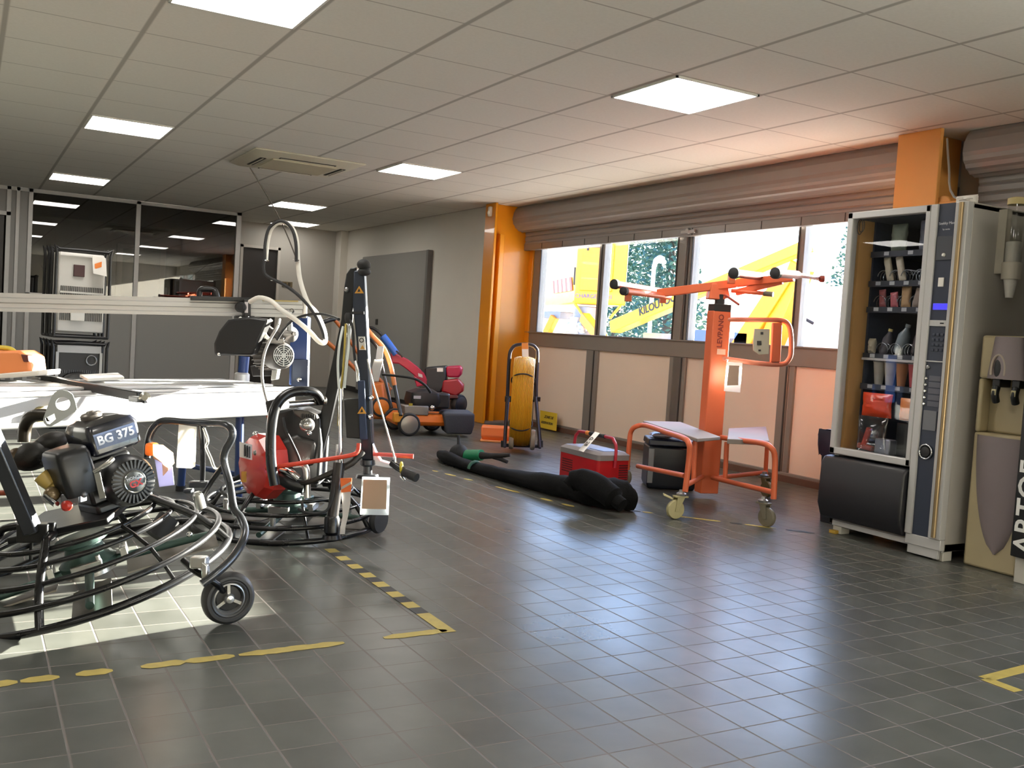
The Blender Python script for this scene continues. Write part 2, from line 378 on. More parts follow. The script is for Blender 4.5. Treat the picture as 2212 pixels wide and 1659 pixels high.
struct('baseboard_window', MB().box(WX-.055, WX-.03, 4.12, 9.5, 0, .05), brown)
# steel columns
c1 = Thing('steel_column', 'yellow steel column at the far end of the shutter, beside the hose trolley', 'column', (5.3, 9.5, 0))
b = MB(); b.box(5.0, 5.03, 9.40, 9.64, 0, CE).box(5.03, 5.56, 9.52, 9.55, 0, CE).box(5.09, 5.15, 9.425, 9.52, 0, 2.10).box(5.53, 5.56, 9.44, 9.64, 0, 2.1)
c1.part('post', b, yellow, bevel=.006)
c1.part('base_plate', MB().box(5.02, 5.60, 9.38, 9.60, 0, .03), M('plate_grey', '#77706a', .6), bevel=.003)
c2 = Thing('steel_column', 'orange-yellow steel column rising behind the vending machine', 'column', (5.3, 4.1, 0))
c2.part('post', MB().box(5.16, 5.19, 3.97, 4.285, 0, CE).box(5.19, 5.55, 4.11, 4.14, 0, CE), M('column_orange', '#d99b52', .5, var=.08, scale=3), bevel=.004)
c2.part('bracket', MB().box(5.19, 5.55, 3.80, 4.11, 1.84, 1.98).cyl((5.2, 3.95, 1.96), (5.35, 3.95, 1.96), .06), M('column_orange', '#d8862a'), bevel=.006)
ms = Thing('motion_detector', 'small white motion detector fixed high on the yellow column', 'detector', (4.99, 9.5, 2.33))
ms.part('housing', MB().box(4.965, 5.0, 9.465, 9.525, 2.28, 2.39), M('white_plastic', '#d9d4c8', .4), bevel=.012)
ms.part('lens', MB().ball((4.965, 9.495, 2.32), (.012, .02, .025)), M('lens_white', '#f3efe2', .3))
# roller shutters
def shutter(y0, y1, label, zb, full):
    t = Thing('roller_shutter', label, 'roller shutter', (5.4, (y0+y1)/2, CE))
    prof = [(5.34, CE-.002), (5.315, 2.40), (5.295, 2.36), (5.285, 2.31)]
    for k in range(5): 
        a = math.radians(-5-k*20); 
        prof += [(5.43+.15*math.cos(PI+a*-1)*1.0, 2.30-.15*math.sin(-a)), (5.43+.143*math.cos(PI-a+.17), 2.30-.143*math.sin(-a+.17))]
    prof = [(x, z) for x, z in prof]
    drum = [[Vector((x, y, z)) for x, z in prof]+[Vector((5.56, y, 2.15)), Vector((5.56, y, CE-.002))] for y in (y0, y1)]
    t.part('drum', MB().loft(drum), shutter_m, sharp=12)
    cur = []; z = 2.17
    front = []; 
    while z > zb+.075:
        front += [(5.470, z), (5.462, z-.012), (5.462, z-.045), (5.472, z-.056)]; z -= .058
    pr = front+[(5.50, z), (5.50, 2.17)]
    t.part('curtain', MB().loft([[Vector((x, y, zz)) for x, zz in pr] for y in (y0, y1)]), shutter_m, sharp=20)
    bb = MB().box(5.455, 5.51, y0, y1, zb, zb+.07)
    bar = t.part('bottom_bar', bb, M('shutter_bar', '#8b8682', .4, .5), bevel=.004)
    if full:
        for k in range(int((y1-y0)/.42)): t.part('joint', MB().box(5.452, 5.456, y0+.2+k*.42, y0+.206+k*.42, zb+.004, zb+.066), alu_dark, parent=bar)
        t.part('latch', MB().box(5.43, 5.456, 6.56, 6.74, zb+.02, zb+.05).cyl((5.425, 6.65, zb+.04), (5.456, 6.65, zb+.04), .025), M('latch_grey', '#a29d99', .4, .6), bevel=.004)
        t.part('end_plate', MB().cyl((5.44, y1, 2.29), (5.44, y1+.03, 2.29), .165, n=32).box(5.44, 5.56, y1, y1+.03, 2.12, CE), M('shutter_end', '#5d5956', .5, .4))
    return t
shutter(4.31, 9.62, 'long grey roller shutter rolled up above the four windows', 1.955, True)
shutter(-.6, 3.90, 'grey roller shutter above the drinks machines, past the orange column', 1.90, False)
# ------------------------------------------------------------------ ceiling fittings
rim = M('light_rim', '#d8d6d0', .5)
diff = M('light_diffuser', '#fffaf2', .5, var=0, emit=11)
diff2 = M('light_diffuser_recess', '#fffaf2', .5, var=0, emit=3.6)
def lamp(i, j, label, dm=None):
    x, y = GX+i*GP, GY+j*GP; a, c = x+.016, x+GP-.016; e, g = y+.008, y+GP-.008
    t = Thing('ceiling_light', label, 'ceiling light', (x+GP/2, y+GP/2, CE), 'square ceiling panel lights')
    t.part('frame', MB().box(a, c, e, e+.012, CE-.012, CE-.001).box(a, c, g-.012, g, CE-.012, CE-.001).box(a, a+.012, e, g, CE-.012, CE-.001).box(c-.012, c, e, g, CE-.012, CE-.001), rim)
    t.part('diffuser', MB().box(a+.012, c-.012, e+.012, g-.012, CE-.009, CE-.002), dm or diff)
lamp(2, 0, 'lit square ceiling panel nearest the vending machine, over the tiled floor')
lamp(-2, 0, 'lit ceiling panel cut off by the top edge of the picture')
lamp(-2, 6, 'lit ceiling panel above the tile saw, second in its row')
lamp(2, 6, 'lit ceiling panel just past the air conditioner')
lamp(-2, 12, 'lit ceiling panel close to the glazed office partition')
lamp(2, 12, 'lit ceiling panel beyond the air conditioner, farther of the two in its row')
lamp(3, 15.5, 'small-looking lit ceiling panel in front of the dark recessed door', diff2)
for i, j in ((-2, -6), (2, -6), (-6, 0), (-6, 6), (-6, 12), (-6, -6)): lamp(i, j, 'lit square ceiling panel of the unseen part of the room')
ac = Thing('air_conditioner', 'white square ceiling cassette air conditioner with dark slots', 'air conditioner', (2.56, 8.69, CE))
acw = M('ac_white', '#cfc8b4', .45)
x0, x1, y0, y1 = 2.07, 3.05, 8.22, 9.17
ac.part('panel', MB().loft([[Vector((x0, y0, CE)), Vector((x1, y0, CE)), Vector((x1, y1, CE)), Vector((x0, y1, CE))], [Vector((x0, y0, CE-.012)), Vector((x1, y0, CE-.012)), Vector((x1, y1, CE-.012)), Vector((x0, y1, CE-.012))], [Vector((x0+.07, y0+.07, CE-.04)), Vector((x1-.07, y0+.07, CE-.04)), Vector((x1-.07, y1-.07, CE-.04)), Vector((x0+.07, y1-.07, CE-.04))]]), acw, bevel=.006)
ac.part('intake_grille', MB().box(x0+.2, x1-.2, y0+.2, y1-.2, CE-.052, CE-.038), M('ac_grille', '#c2b99f', .5), bevel=.005)
ds = M('slot_dark', '#17130f', .7)
for a in ((x0+.24, x1-.24, y0+.105, y0+.155), (x0+.24, x1-.24, y1-.155, y1-.105), (x0+.105, x0+.155, y0+.24, y1-.24), (x1-.155, x1-.105, y0+.24, y1-.24)):
    s_ = ac.part('air_slot', MB().box(*a, CE-.0445, CE-.036), ds)
    f = MB(); h = a[1]-a[0] > a[3]-a[2]
    f.box(a[0]+.01, a[1]-.01, (a[2]+a[3])/2-.006, (a[2]+a[3])/2+.006, CE-.048, CE-.04) if h else f.box((a[0]+a[1])/2-.006, (a[0]+a[1])/2+.006, a[2]+.01, a[3]-.01, CE-.048, CE-.04)
    ac.part('louvre', f, acw, parent=s_)
sw = Thing('light_switch', 'small light switch on the wall beside the recessed dark door', 'light switch', (4.27, 14.6, 1.55))
sw.part('plate', MB().box(4.17, 4.33, 14.585, 14.6, 1.51, 1.59), M('switch_beige', '#6d5f43', .5), bevel=.003)
sw.part('rocker', MB().box(4.20, 4.235, 14.578, 14.586, 1.525, 1.575).box(4.26, 4.295, 14.578, 14.586, 1.525, 1.575), M('switch_brown', '#3a3122', .5))
# floor marking tape
tape_y = M('tape_yellow', '#a8954a', .6, var=.25, scale=30)
tape_k = M('tape_black', '#2b2a28', .6)
def tape(a, b, w, segs, label, seed, ragged=True, black=False):
    a, b = Vector(a), Vector(b); d = (b-a); L = d.length; d.normalize(); n = Vector((-d.y, d.x, 0)); rnd = random.Random(seed)
    t = Thing('floor_tape', label, 'floor tape', (a+b)/2, 'worn floor marking tape')
    for s0, s1, mi in segs:
        k = max(2, int((s1-s0)*L/.02)); lo = []; hi = []
        for i in range(k+1):
            p = a+d*(s0+(s1-s0)*i/k)*L; e = min(i, k-i)/k*4 if ragged else 1
            q = min(1, .35+e)*w/2; lo.append(p-n*q*(1-.25*rnd.random()*ragged)+Z0*.001); hi.append(p+n*q*(1-.25*rnd.random()*ragged)+Z0*.001)
        t.part('strip', MB().prism(lo+hi[::-1], (0, 0, .0006)), (tape_y, tape_k)[mi], smooth=False)
P0, P1, P2 = onz(0, 1478), onz(965, 1362), onz(712, 1186)
segs = [(0, .05, 0), (.055, .125, 0), (.155, .225, 0), (.28, .37, 0), (.37, .475, 0), (.485, .73, 0), (.83, 1.0, 0)]
tape(P0+(P0-P1)*.02, P1, .05, segs, 'torn yellow floor tape running across the tiles before the trowels', 3)
n = 17; segs = [(i/n, (i+1)/n, i % 2) for i in range(n-3)]+[((n-3)/n, 1, 0)]
tape(P2, P1+(P1-P2).normalized()*.02, .05, segs, 'yellow and black checked floor tape meeting the torn yellow strip', 4, ragged=False)
A, B, C = onz(2212, 1445), onz(2128, 1467), onz(2200, 1494)
tape(B+(A-B)*3.0, B, .045, [(0, 1, 0)], 'yellow tape leg of the floor corner, toward the machines', 5, ragged=False)
tape(C+(C-B)*.0, B, .045, [(0, 1, 0)], 'short yellow tape leg of the floor corner, toward the viewer', 6, ragged=False)
A, B = onz(930, 1015), onz(1240, 1095)
A2, B2 = onz(1365, 1103), onz(1760, 1152)
tape(A, B, .04, [(.02, .06, 0), (.12, .2, 0), (.27, .33, 0), (.45, .5, 1), (.5, .66, 0), (.8, .87, 0), (.93, 1, 0)], 'faded worn tape along the near side of the black bag', 8)
tape(A2, B2, .04, [(.0, .05, 1), (.06, .12, 0), (.2, .34, 0), (.34, .5, 0), (.55, .62, 1), (.63, .8, 0), (.85, 1, 1)], 'faded worn tape under the orange panel hoist', 9)
# ------------------------------------------------------------------ vending corner
silver = M('silver_paint', '#bab9b8', .38, .15, var=.05)
black_pl = M('black_plastic', '#161719', .4, var=.15)
dark_blue = M('dark_front', '#2b3243', .35, var=.1)
vgrey = M('vending_side_grey', '#aba7a1', .5, .1, var=.04)
beige_in = M('interior_beige', '#b98f58', .5)
gold = M('gold_strip', '#a08a68', .3, .7)
white_pl = M('white_paper', '#e6e3dd', .6, var=.04)
chrome = M('chrome', '#cfcfcf', .12, 1.0, var=.03)
steel = M('steel_grey', '#8d8d8d', .35, .8)
vm = Thing('vending_machine', 'tall glass-fronted snack vending machine with silver frame and dark keypad column', 'vending machine', (4.6, 3.46, 0))
VX = 4.255
vm.part('cabinet', MB().box(4.30, 5.06, 3.085, 3.125, .05, 1.79).box(4.30, 5.06, 3.80, 3.83, .05, 1.79).box(4.30, 5.06, 3.085, 3.83, 1.765, 1.795).box(5.03, 5.06, 3.085, 3.83, .05, 1.79).box(4.30, 5.06, 3.085, 3.83, .05, .09).box(4.30, 4.75, 3.125, 3.29, .09, 1.76), vgrey, bevel=.003)
vm.part('interior', MB().box(4.31, 4.42, 3.782, 3.80, .47, 1.765, 0).box(4.42, 5.0, 3.770, 3.80, .47, 1.765, 1).box(4.95, 5.03, 3.13, 3.77, .09, 1.765, 1).box(4.42, 5.0, 3.29, 3.31, .47, 1.765, 1).box(4.31, 5.0, 3.29, 3.80, .45, .475, 1).box(4.31, 5.0, 3.13, 3.8, 1.757, 1.765, 1), [beige_in, M('interior_navy', '#2c3548', .6)])
fr = MB()
for a in ((3.295, 3.83, 1.757, 1.795), (3.295, 3.83, .45, .488), (3.792, 3.83, .45, 1.795), (3.295, 3.325, .45, 1.795)): fr.box(VX, 4.30, *a)
dr = vm.part('door_frame', fr, silver, bevel=.005)
vm.part('glass', MB().box(4.268, 4.274, 3.325, 3.792, .488, 1.757), glass('showcase_glass', (.97, .97, .98), 1.38, gain=.5), parent=dr)
vm.part('wire_loop', MB().torus((4.285, 3.765, 1.715), (1, 0, 0), .022, .002, uv=(Vector((0, 1, 0))*.8, Z0*1.9)).torus((4.287, 3.755, 1.72), (1, 0, 0), .02, .002, uv=(Vector((0, 1, 0))*.9, Z0*1.7)), black_pl, parent=dr)
vm.part('column_frame', MB().box(VX, 4.30, 3.255, 3.295, .11, 1.795).box(VX, 4.30, 3.085, 3.155, .11, 1.795).box(VX+.01, 4.30, 3.085, 3.295, .055, .11), silver, bevel=.004)
vm.part('trim_strip', MB().tube([(VX-.004, 3.118, .12), (VX-.004, 3.118, 1.79)], .012), gold)
vm.part('keypad_column', MB().box(VX+.012, 4.30, 3.155, 3.255, .11, 1.795), dark_blue)
kc = VX+.012
def onpanel(name, y, z, w, h, m, t=.006, bev=.001): return vm.part(name, MB().box(kc-t, kc+.002, y-w/2, y+w/2, z-h/2, z+h/2), m, bevel=bev)
tx = dict(X=(0, -1, 0), Y=(0, 0, 1))
vm.part('lettering', MB().text('Snakky Max', (kc-.001, 3.205, 1.695), (0, -1, 0), (0, 0, 1), .019).text('by necta', (kc-.001, 3.205, 1.665), (0, -1, 0), (0, 0, 1), .012), M('logo_white', '#c9ccd6', .5))
onpanel('coin_panel', 3.205, 1.57, .09, .12, M('panel_slate', '#3d4048', .4))
vm.part('coin_button', MB().lathe((kc-.006, 3.202, 1.536), (-1, 0, 0), [(.009, 0), (.009, .006), (.005, .01)]), white_pl)
onpanel('reader_label', 3.208, 1.40, .03, .045, white_pl)
onpanel('display', 3.197, 1.277, .088, .032, M('display_blue', '#3b35c8', .3, emit=.55))
cs = onpanel('coin_slot', 3.205, 1.193, .10, .03, silver)
vm.part('slot', MB().box(kc-.008, kc, 3.17, 3.19, 1.19, 1.196), black_pl, parent=cs)
for r_ in range(4):
    for c_ in range(3): vm.part('key', MB().box(kc-.005, kc, 3.225-c_*.025-.008, 3.225-c_*.025+.008, 1.135-r_*.026-.007, 1.135-r_*.026+.007), M('key_grey', '#2f3646', .4), bevel=.002)
onpanel('divider', 3.205, 1.0, .10, .006, silver)
vm.part('return_button', MB().lathe((kc, 3.242, .968), (-1, 0, 0), [(.011, 0), (.011, .006), (.006, .01)]), steel)
for k in range(5):
    z = .912-k*.0325
    vm.part('select_button', MB().lathe((kc, 3.246, z), (-1, 0, 0), [(.008, 0), (.008, .006), (.004, .010)]), chrome)
    onpanel('price_plate', 3.195, z+.002, .068, .026, M('plate_slate', '#5a5c66', .5), .004)
onpanel('info_plate', 3.205, .70, .075, .10, M('plate_grey_blue', '#6e7076', .5))
vm.part('lock_ring', MB().torus((kc-.006, 3.212, .54), (1, 0, 0), .036, .005), chrome)
vm.part('lock', MB().lathe((kc, 3.212, .54), (-1, 0, 0), [(.03, 0), (.026, .01), (.0, .012)]), black_pl)
fl_ = [[Vector((4.30, y, .08)), Vector((4.245, y, .09)), Vector((4.215, y, .17)), Vector((4.222, y, .40)), Vector((4.245, y, .435)), Vector((4.30, y, .44))] for y in (3.30, 3.855)]
fp = vm.part('delivery_flap', MB().loft(fl_), M('flap_black', '#17171c', .45, var=.15, bump=.1), bevel=.012)
vm.part('base_strip', MB().box(4.29, 4.33, 3.09, 3.80, .045, .075).box(4.27, 4.29, 3.10, 3.28, .01, .07), silver, bevel=.003)
for y, x in ((3.77, 4.30), (3.12, 4.30), (3.77, 4.98), (3.12, 4.98)): vm.part('foot', MB().box(x, x+.07, y-.03, y+.03, 0, .06), M('foot_grey', '#b9b6ae', .5), bevel=.004)
vm.part('yellow_shoe', MB().box(4.27, 4.30, 3.755, 3.80, 0, .02), M('shoe_yellow', '#b59236', .6), bevel=.003)
# trays with price rails
rails = [1.576, 1.413, 1.27, 1.012, .842]
spiral_m = M('spiral_wire', '#8f949c', .25, .9)
for k, z in enumerate(rails):
    t_ = vm.part('tray', MB().box(4.40, 4.92, 3.312, 3.768, z-.006, z+.004).box(4.392, 4.402, 3.312, 3.768, z-.02, z+.012), M('tray_dark', '#242a36', .4))
    for q in range(2 if k == 0 else 4):
        y = (3.66-q*.155) if k == 0 else 3.70-q*.092
        vm.part('shelf_label', MB().box(4.389, 4.393, y-.016, y+.016, z-.012, z+.008), M('price_white', '#a9adb3', .5), parent=t_)
vm.part('shelf_edge', MB().box(4.385, 4.40, 3.312, 3.768, .985, .998), silver)
def spiral(y, z, r):
    P = [Vector((4.41+.012*i/10+.0, y+r*math.cos(2*PI*i/20), z+r+.004+r*math.sin(2*PI*i/20))) for i in range(90)]
    vm.part('spiral', MB().tube(P, .0022, 6), spiral_m)
for y in (3.69, 3.61, 3.535, 3.455): spiral(y, 1.413, .034)
for y in (3.70, 3.625, 3.545, 3.465): spiral(y, 1.27, .036)
for y in (3.66, 3.575, 3.49): spiral(y, 1.012, .034)
def pillow(c, w, h, t, U=Vector((0, -1, 0)), V=Z0, N=Vector((-1, 0, 0)), tilt=0.0, seed=0, pinch=.9):
    rnd = random.Random(seed); m = MB(); U2 = U*math.cos(tilt)+V*math.sin(tilt); V2 = V*math.cos(tilt)-U*math.sin(tilt); rings = []
    for i in range(11):
        v = -1+2*i/10; th = t*.5*(max(0, 1-abs(v)**2.6))**.6+.0015; wd = w*.5*(1-.10*(1-abs(v))*pinch)
        ring = []
        for k in range(20):
            a = 2*PI*k/20; ca, sa = math.cos(a), math.sin(a)
            ring.append(Vector(c)+V2*(h*.5*v)+U2*(wd*math.copysign(abs(ca)**.7, ca))+N*(th*sa*(1+.25*rnd.uniform(-1, 1))))
        rings.append(ring)
    return m.loft(rings)
def snack(name, y, zb, w, h, t, col, label, cat='snack', tilt=0.0, x=4.425, rough=.35, seed=1):
    return single(name, pillow((x, y, zb+h/2+.006), w, h, t, tilt=tilt, seed=seed), M('foil_'+col.strip('#'), col, rough, .0, var=.25, scale=24), label, cat, group='snacks in the vending machine')
snack('crisp_bag', 3.612, 1.58, .10, .15, .05, '#7f8a7d', 'greenish crisp bag alone at one end of the top vending shelf', seed=2)
snack('crisp_bag', 3.425, 1.58, .11, .16, .05, '#6f7484', 'bluish crisp bag on the top vending shelf beside the keypad column', seed=3)
snack('snack_packet', 3.665, 1.417, .045, .14, .025, '#b7b19f', 'slanted white packet on the second vending shelf, next to the beige inner wall', tilt=.26, seed=4)
snack('snack_packet', 3.585, 1.417, .045, .14, .025, '#bdb6a6', 'slanted white packet on the second vending shelf, beside an empty spiral', tilt=.28, seed=5)
snack('snack_packet', 3.40, 1.417, .035, .13, .025, '#8d7f72', 'brownish packet half hidden by the frame on the second vending shelf', tilt=.05, seed=6)
snack('chocolate_bar', 3.69, 1.274, .045, .10, .02, '#8c4a4e', 'dull red bar on the third vending shelf, next to the beige inner wall', tilt=.1, seed=7)
snack('chocolate_bar', 3.612, 1.274, .05, .085, .02, '#a8555f', 'pinkish bar on the third vending shelf, second from the beige wall', tilt=.12, seed=8)
snack('biscuit_packet', 3.535, 1.274, .062, .118, .025, '#a98962', 'tan packet with a dark stripe on the third vending shelf', tilt=.02, seed=9)
snack('biscuit_packet', 3.462, 1.274, .045, .105, .025, '#8b7d74', 'greyish packet leaning over on the third vending shelf', tilt=-.2, seed=10)
snack('juice_carton', 3.735, 1.016, .045, .085, .04, '#b8b2a0', 'small cream carton at the beige wall end of the fourth vending shelf', 'carton', seed=11)
def bottle(y, z, r, h, col, capc, label, lean):
    t = Thing('drink_bottle', label, 'bottle', (4.455, y, z), 'bottles in the vending machine')
    ax = Vector((.12, -math.sin(lean), math.cos(lean))).normalized()
    t.part('body', MB().lathe((4.45, y, z), ax, [(r*.8, 0), (r, .01), (r, h*.6), (r*.4, h*.82), (r*.35, h*.88)]), M('bottle_'+col.strip('#'), col, .25, var=.2))
    t.part('cap', MB().lathe(Vector((4.45, y, z))+ax*h*.88, ax, [(r*.42, 0), (r*.42, h*.10)]), M('cap_'+capc.strip('#'), capc, .4))
bottle(3.675, 1.02, .028, .15, '#4b4a55', '#c9bb76', 'dark bottle with yellow cap on the fourth vending shelf', .15)
bottle(3.575, 1.03, .034, .17, '#6f7d86', '#8e9ba2', 'grey-blue bottle leaning on the fourth vending shelf', .2)
bottle(3.465, 1.03, .03, .16, '#40383f', '#b54a4c', 'dark bottle with red cap on the fourth vending shelf', .1)
for k, (y, c, a) in enumerate(((3.685, '#a9a7a0', 'greyish white cup at the beige wall end'), (3.612, '#b2a98f', 'creamy white cup, second from the beige wall'), (3.535, '#b5805a', 'orange and cream cup'), (3.455, '#b24d55', 'pinkish red cup beside the frame'))):
    t = Thing('snack_cup', a+' on the fifth vending shelf', 'cup', (4.43, y, .848), 'cups in the vending machine')
    t.part('cup', MB().lathe((4.44, y, .848), (0, 0, 1), [(.020, 0), (.034, .125), (.036, .128)]), M('cup_'+c.strip('#'), c, .4, var=.3, scale=20))
    t.part('lid', MB().lathe((4.44, y, .976), (0, 0, 1), [(.037, 0), (.037, .006), (.02, .009)]), M('lid_grey', '#8f8f8f', .3))
clear = glass('clear_plastic', (.86, .88, .9), 1.5, .08, gain=1.6)
red_pk = M('packet_red', '#d8401c', .3, var=.35, scale=14)
single('sweet_bag', pillow((4.36, 3.615, .742), .20, .13, .05, seed=21), red_pk, 'big bright red-orange packet hanging behind the vending glass', 'packet', group='goods at the bottom of the vending machine')
single('sweet_bag', pillow((4.38, 3.43, .735), .10, .12, .04, seed=22), M('packet_orange', '#d9803a', .3, var=.3, scale=14), 'orange packet beside the red one behind the vending glass', 'packet', group='goods at the bottom of the vending machine')
single('plastic_bag', pillow((4.318, 3.60, .58), .20, .20, .05, seed=23), clear, 'clear crinkled plastic bag under the red packet in the vending machine', 'bag', group='goods at the bottom of the vending machine')
single('plastic_box', MB().box(4.37, 4.44, 3.37, 3.485, .478, .66), clear, 'clear plastic box at the vending machine bottom beside the frame', 'box', group='goods at the bottom of the vending machine', bevel=.004)
b = MB().bar((4.39, 3.71, .50), (4.40, 3.685, .61), .03, .03).bar((4.39, 3.745, .505), (4.39, 3.645, .495), .03, .03)
single('red_clamp', b, M('clamp_red', '#cf3c2a', .4), 'small red angled clamp at the vending machine bottom', 'clamp', group='goods at the bottom of the vending machine', bevel=.006)
single('fallen_carton', MB().box(4.37, 4.43, 3.52, 3.62, .476, .56), M('carton_silver', '#a7a9b5', .3, .4, var=.3, scale=30), 'silvery carton lying at the vending machine bottom', 'carton', group='goods at the bottom of the vending machine', bevel=.006)
# things on top of the machine
single('crumpled_paper', pillow((4.40, 3.20, 1.825), .12, .05, .07, seed=30), white_pl, 'crumpled white paper on top of the vending machine', 'paper')
single('hanging_cord', MB().tube([onx(2046, 300, 5.0), onx(2050, 360, 4.8), onx(2061, 425, 4.6), Vector((4.55, 3.15, 1.80))], .006, sm=4), M('cord_grey', '#8d8780', .5), 'grey cord hanging from the ceiling to the vending machine top', 'cord')
# cup dispenser on the side of the machine
cp = Thing('cup_dispenser', 'tube dispenser of white paper cups fixed to the grey vending side', 'cup dispenser', (4.52, 3.0, 1.58))
Cx, Cy = 4.52, 3.005
cp.part('tube', MB().lathe((Cx, Cy, 1.50), (0, 0, 1), [(.041, 0), (.041, .31), (.038, .31), (.038, 0)], 28, cap=False), glass('dispenser_clear', (.93, .93, .92), 1.35))
cp.part('cap', MB().lathe((Cx, Cy, 1.80), (0, 0, 1), [(.045, 0), (.045, .03), (.03, .036)]), M('cap_cream', '#c8b67e', .5))
cp.part('collar', MB().lathe((Cx, Cy, 1.43), (0, 0, 1), [(.045, 0), (.047, .08), (.044, .085)]), M('collar_white', '#c9c3b6', .5))
cp.part('cup_stack', MB().lathe((Cx, Cy, 1.34), (0, 0, 1), [(.018, 0), (.032, .088), (.036, .17), (.036, .275), (.030, .278)]), white_pl)
cp.part('bracket', MB().box(4.50, 4.54, 3.04, 3.085, 1.46, 1.78), M('collar_white', '#c9c3b6'))
# water cooler
wc = Thing('water_cooler', 'cream water cooler with purple-grey curved front beside the vending machine', 'water cooler', (4.53, 2.89, 0))
cream = M('cooler_cream', '#b5a786', .45, var=.05); mauve = M('cooler_mauve', '#85797b', .35, var=.05)
wc.part('body', MB().box(4.372, 4.70, 2.75, 3.03, .0, .667).box(4.372, 4.70, 2.75, 3.03, .933, 1.145).box(4.45, 4.70, 2.75, 3.03, .667, .933).box(4.372, 4.45, 3.005, 3.03, .667, .933).box(4.372, 4.45, 2.75, 2.775, .667, .933), cream, bevel=.012)
rings = []
for i in range(15):
    z = .085+(.655-.085)*i/14; u = (i/14); hw = .13*(1-(1-u)**2.3)**.6+.004
    yc = 2.865+.01*u
    rings.append([Vector((4.374-.035*math.sin(PI*k/12)*(.4+.6*u), yc+hw*math.cos(PI*k/12), z)) for k in range(13)])
wc.part('front_panel', MB().loft(rings, closed=False), mauve)
up = [[Vector((4.375-.04*math.sin(PI*k/12), 2.88+(.105-.028*i/4)*math.cos(PI*k/12), .935+.205*i/4)) for k in range(13)] for i in range(5)]
hd = wc.part('head_panel', MB().loft(up, closed=False), mauve)
wc.part('niche_ring', MB().torus((4.338, 2.908, .975), (1, 0, 0), .036, .006, uv=(Vector((0, 1, 0)), Z0*2.1), a0=-.3, a1=PI+.3), M('ring_pale', '#a89a8c', .3), parent=hd)
wc.part('niche', MB().ball((4.345, 2.908, .985), (.012, .026, .055)), black_pl, parent=hd)
for y in (2.927, 2.826):
    tp = wc.part('tap', MB().box(4.36, 4.45, y-.02, y+.02, .895, .935).tube([(4.37, y, .90), (4.36, y, .86), (4.375, y, .82)], .018, sm=4), black_pl, bevel=.004)
    wc.part('tap_lever', MB().box(4.345, 4.362, y-.012, y+.012, .855, .885), M('lever_cream', '#c4b98f', .4), parent=tp, bevel=.003)
# black drinks machine cut by the picture edge
bm_ = Thing('drinks_machine', 'black drinks machine with large white upright letters at the picture edge', 'drinks machine', (4.6, 2.3, 0))
bm_.part('body', MB().box(4.26, 4.95, 1.9, 2.705, .12, 1.83), black_pl, bevel=.006)
bm_.part('front', MB().box(4.245, 4.262, 1.9, 2.705, .125, 1.82), M('front_black', '#121314', .25), bevel=.004)
bm_.part('lettering', MB().text('ARTOE', (4.2445, 2.640, .145), (0, 0, 1), (0, 1, 0), .135, align='LEFT', bold=.002), M('letter_white', '#d9d9d6', .5))
bm_.part('screw', MB().lathe((4.245, 2.688, .79), (-1, 0, 0), [(.009, 0), (.007, .005)]), chrome)
bm_.part('cup_niche', MB().box(4.240, 4.246, 2.05, 2.33, .78, 1.08), M('niche_slate', '#2b2d31', .4), bevel=.004)
bm_.part('selection_panel', MB().box(4.238, 4.246, 2.0, 2.38, 1.18, 1.62), M('panel_graphite', '#33363c', .35), bevel=.004)
for y in (2.67, 1.95): bm_.part('foot', MB().box(4.28, 4.34, y-.03, y+.03, 0, .12), M('foot_grey', '#b9b6ae'), bevel=.004)
# waste bin
bn = Thing('waste_bin', 'dark waste bin with a black liner beside the vending machine', 'bin', (4.62, 4.0, 0))
def sq(x0, x1, y0, y1, z, r=.04, n=6):
    P = []
    for cx, cy, a0 in ((x1-r, y1-r, 0), (x0+r, y1-r, PI/2), (x0+r, y0+r, PI), (x1-r, y0+r, 1.5*PI)):
        for k in range(n+1): a = a0+PI/2*k/n; P.append(Vector((cx+r*math.cos(a), cy+r*math.sin(a), z)))
    return P
bn.part('bin', MB().loft([sq(4.50, 4.80, 3.90, 4.10, 0), sq(4.48, 4.82, 3.88, 4.12, .53)]), M('bin_black', '#1c1c22', .45))
rnd = random.Random(4); lr = []
for z, g in ((.40, .008), (.46, .012), (.52, .014), (.55, .010), (.545, -.01), (.47, -.02)):
    lr.append([p+Vector((rnd.uniform(-1, 1)*.005, rnd.uniform(-1, 1)*.005, rnd.uniform(-1, 1)*.008)) for p in sq(4.48-g, 4.82+g, 3.88-g, 4.12+g, z)])
bn.part('liner', MB().loft(lr), M('liner_purple', '#25202f', .3, var=.3))
# ------------------------------------------------------------------ panel hoist and things around it
orange = M('hoist_orange', '#cb6139', .45, var=.12, scale=6, bump=.05)
orange_lt = M('hoist_salmon', '#9c4436', .5, var=.12, scale=6)
rubber = M('rubber_black', '#1a1a1c', .7)
castor_y = M('castor_cream', '#a8a077', .5)
deck = M('deck_board', '#8f8985', .7, var=.15, scale=8)
def pt(x, y, d): return at(x, y, d)
ph = Thing('panel_hoist', 'orange plasterboard panel hoist on castors in front of the windows', 'panel hoist', onz(1560, 1060))
c, s = math.cos(math.radians(14)), math.sin(math.radians(14))
mu = (R0*c+F0*s); mv = (F0*c-R0*s)
MP = Vector((4.30, 4.88, 0))
ph.part('mast', MB().obox(MP+Z0*.64, mu*.064, mv*.05, Z0*.60), orange, bevel=.006)
ph.part('lettering', MB().text('LEVPANO', MP-mv*.051-mu*.005+Z0*1.11, Z0, -mu, .05, bold=.001), M('letter_darkred', '#7b2a1e', .6))
ph.part('sticker', MB().obox(MP-mv*.051+Z0*.975+mu*.01, mu*.03, mv*.001, Z0*.018), M('sticker_pale', '#dcae96', .6))
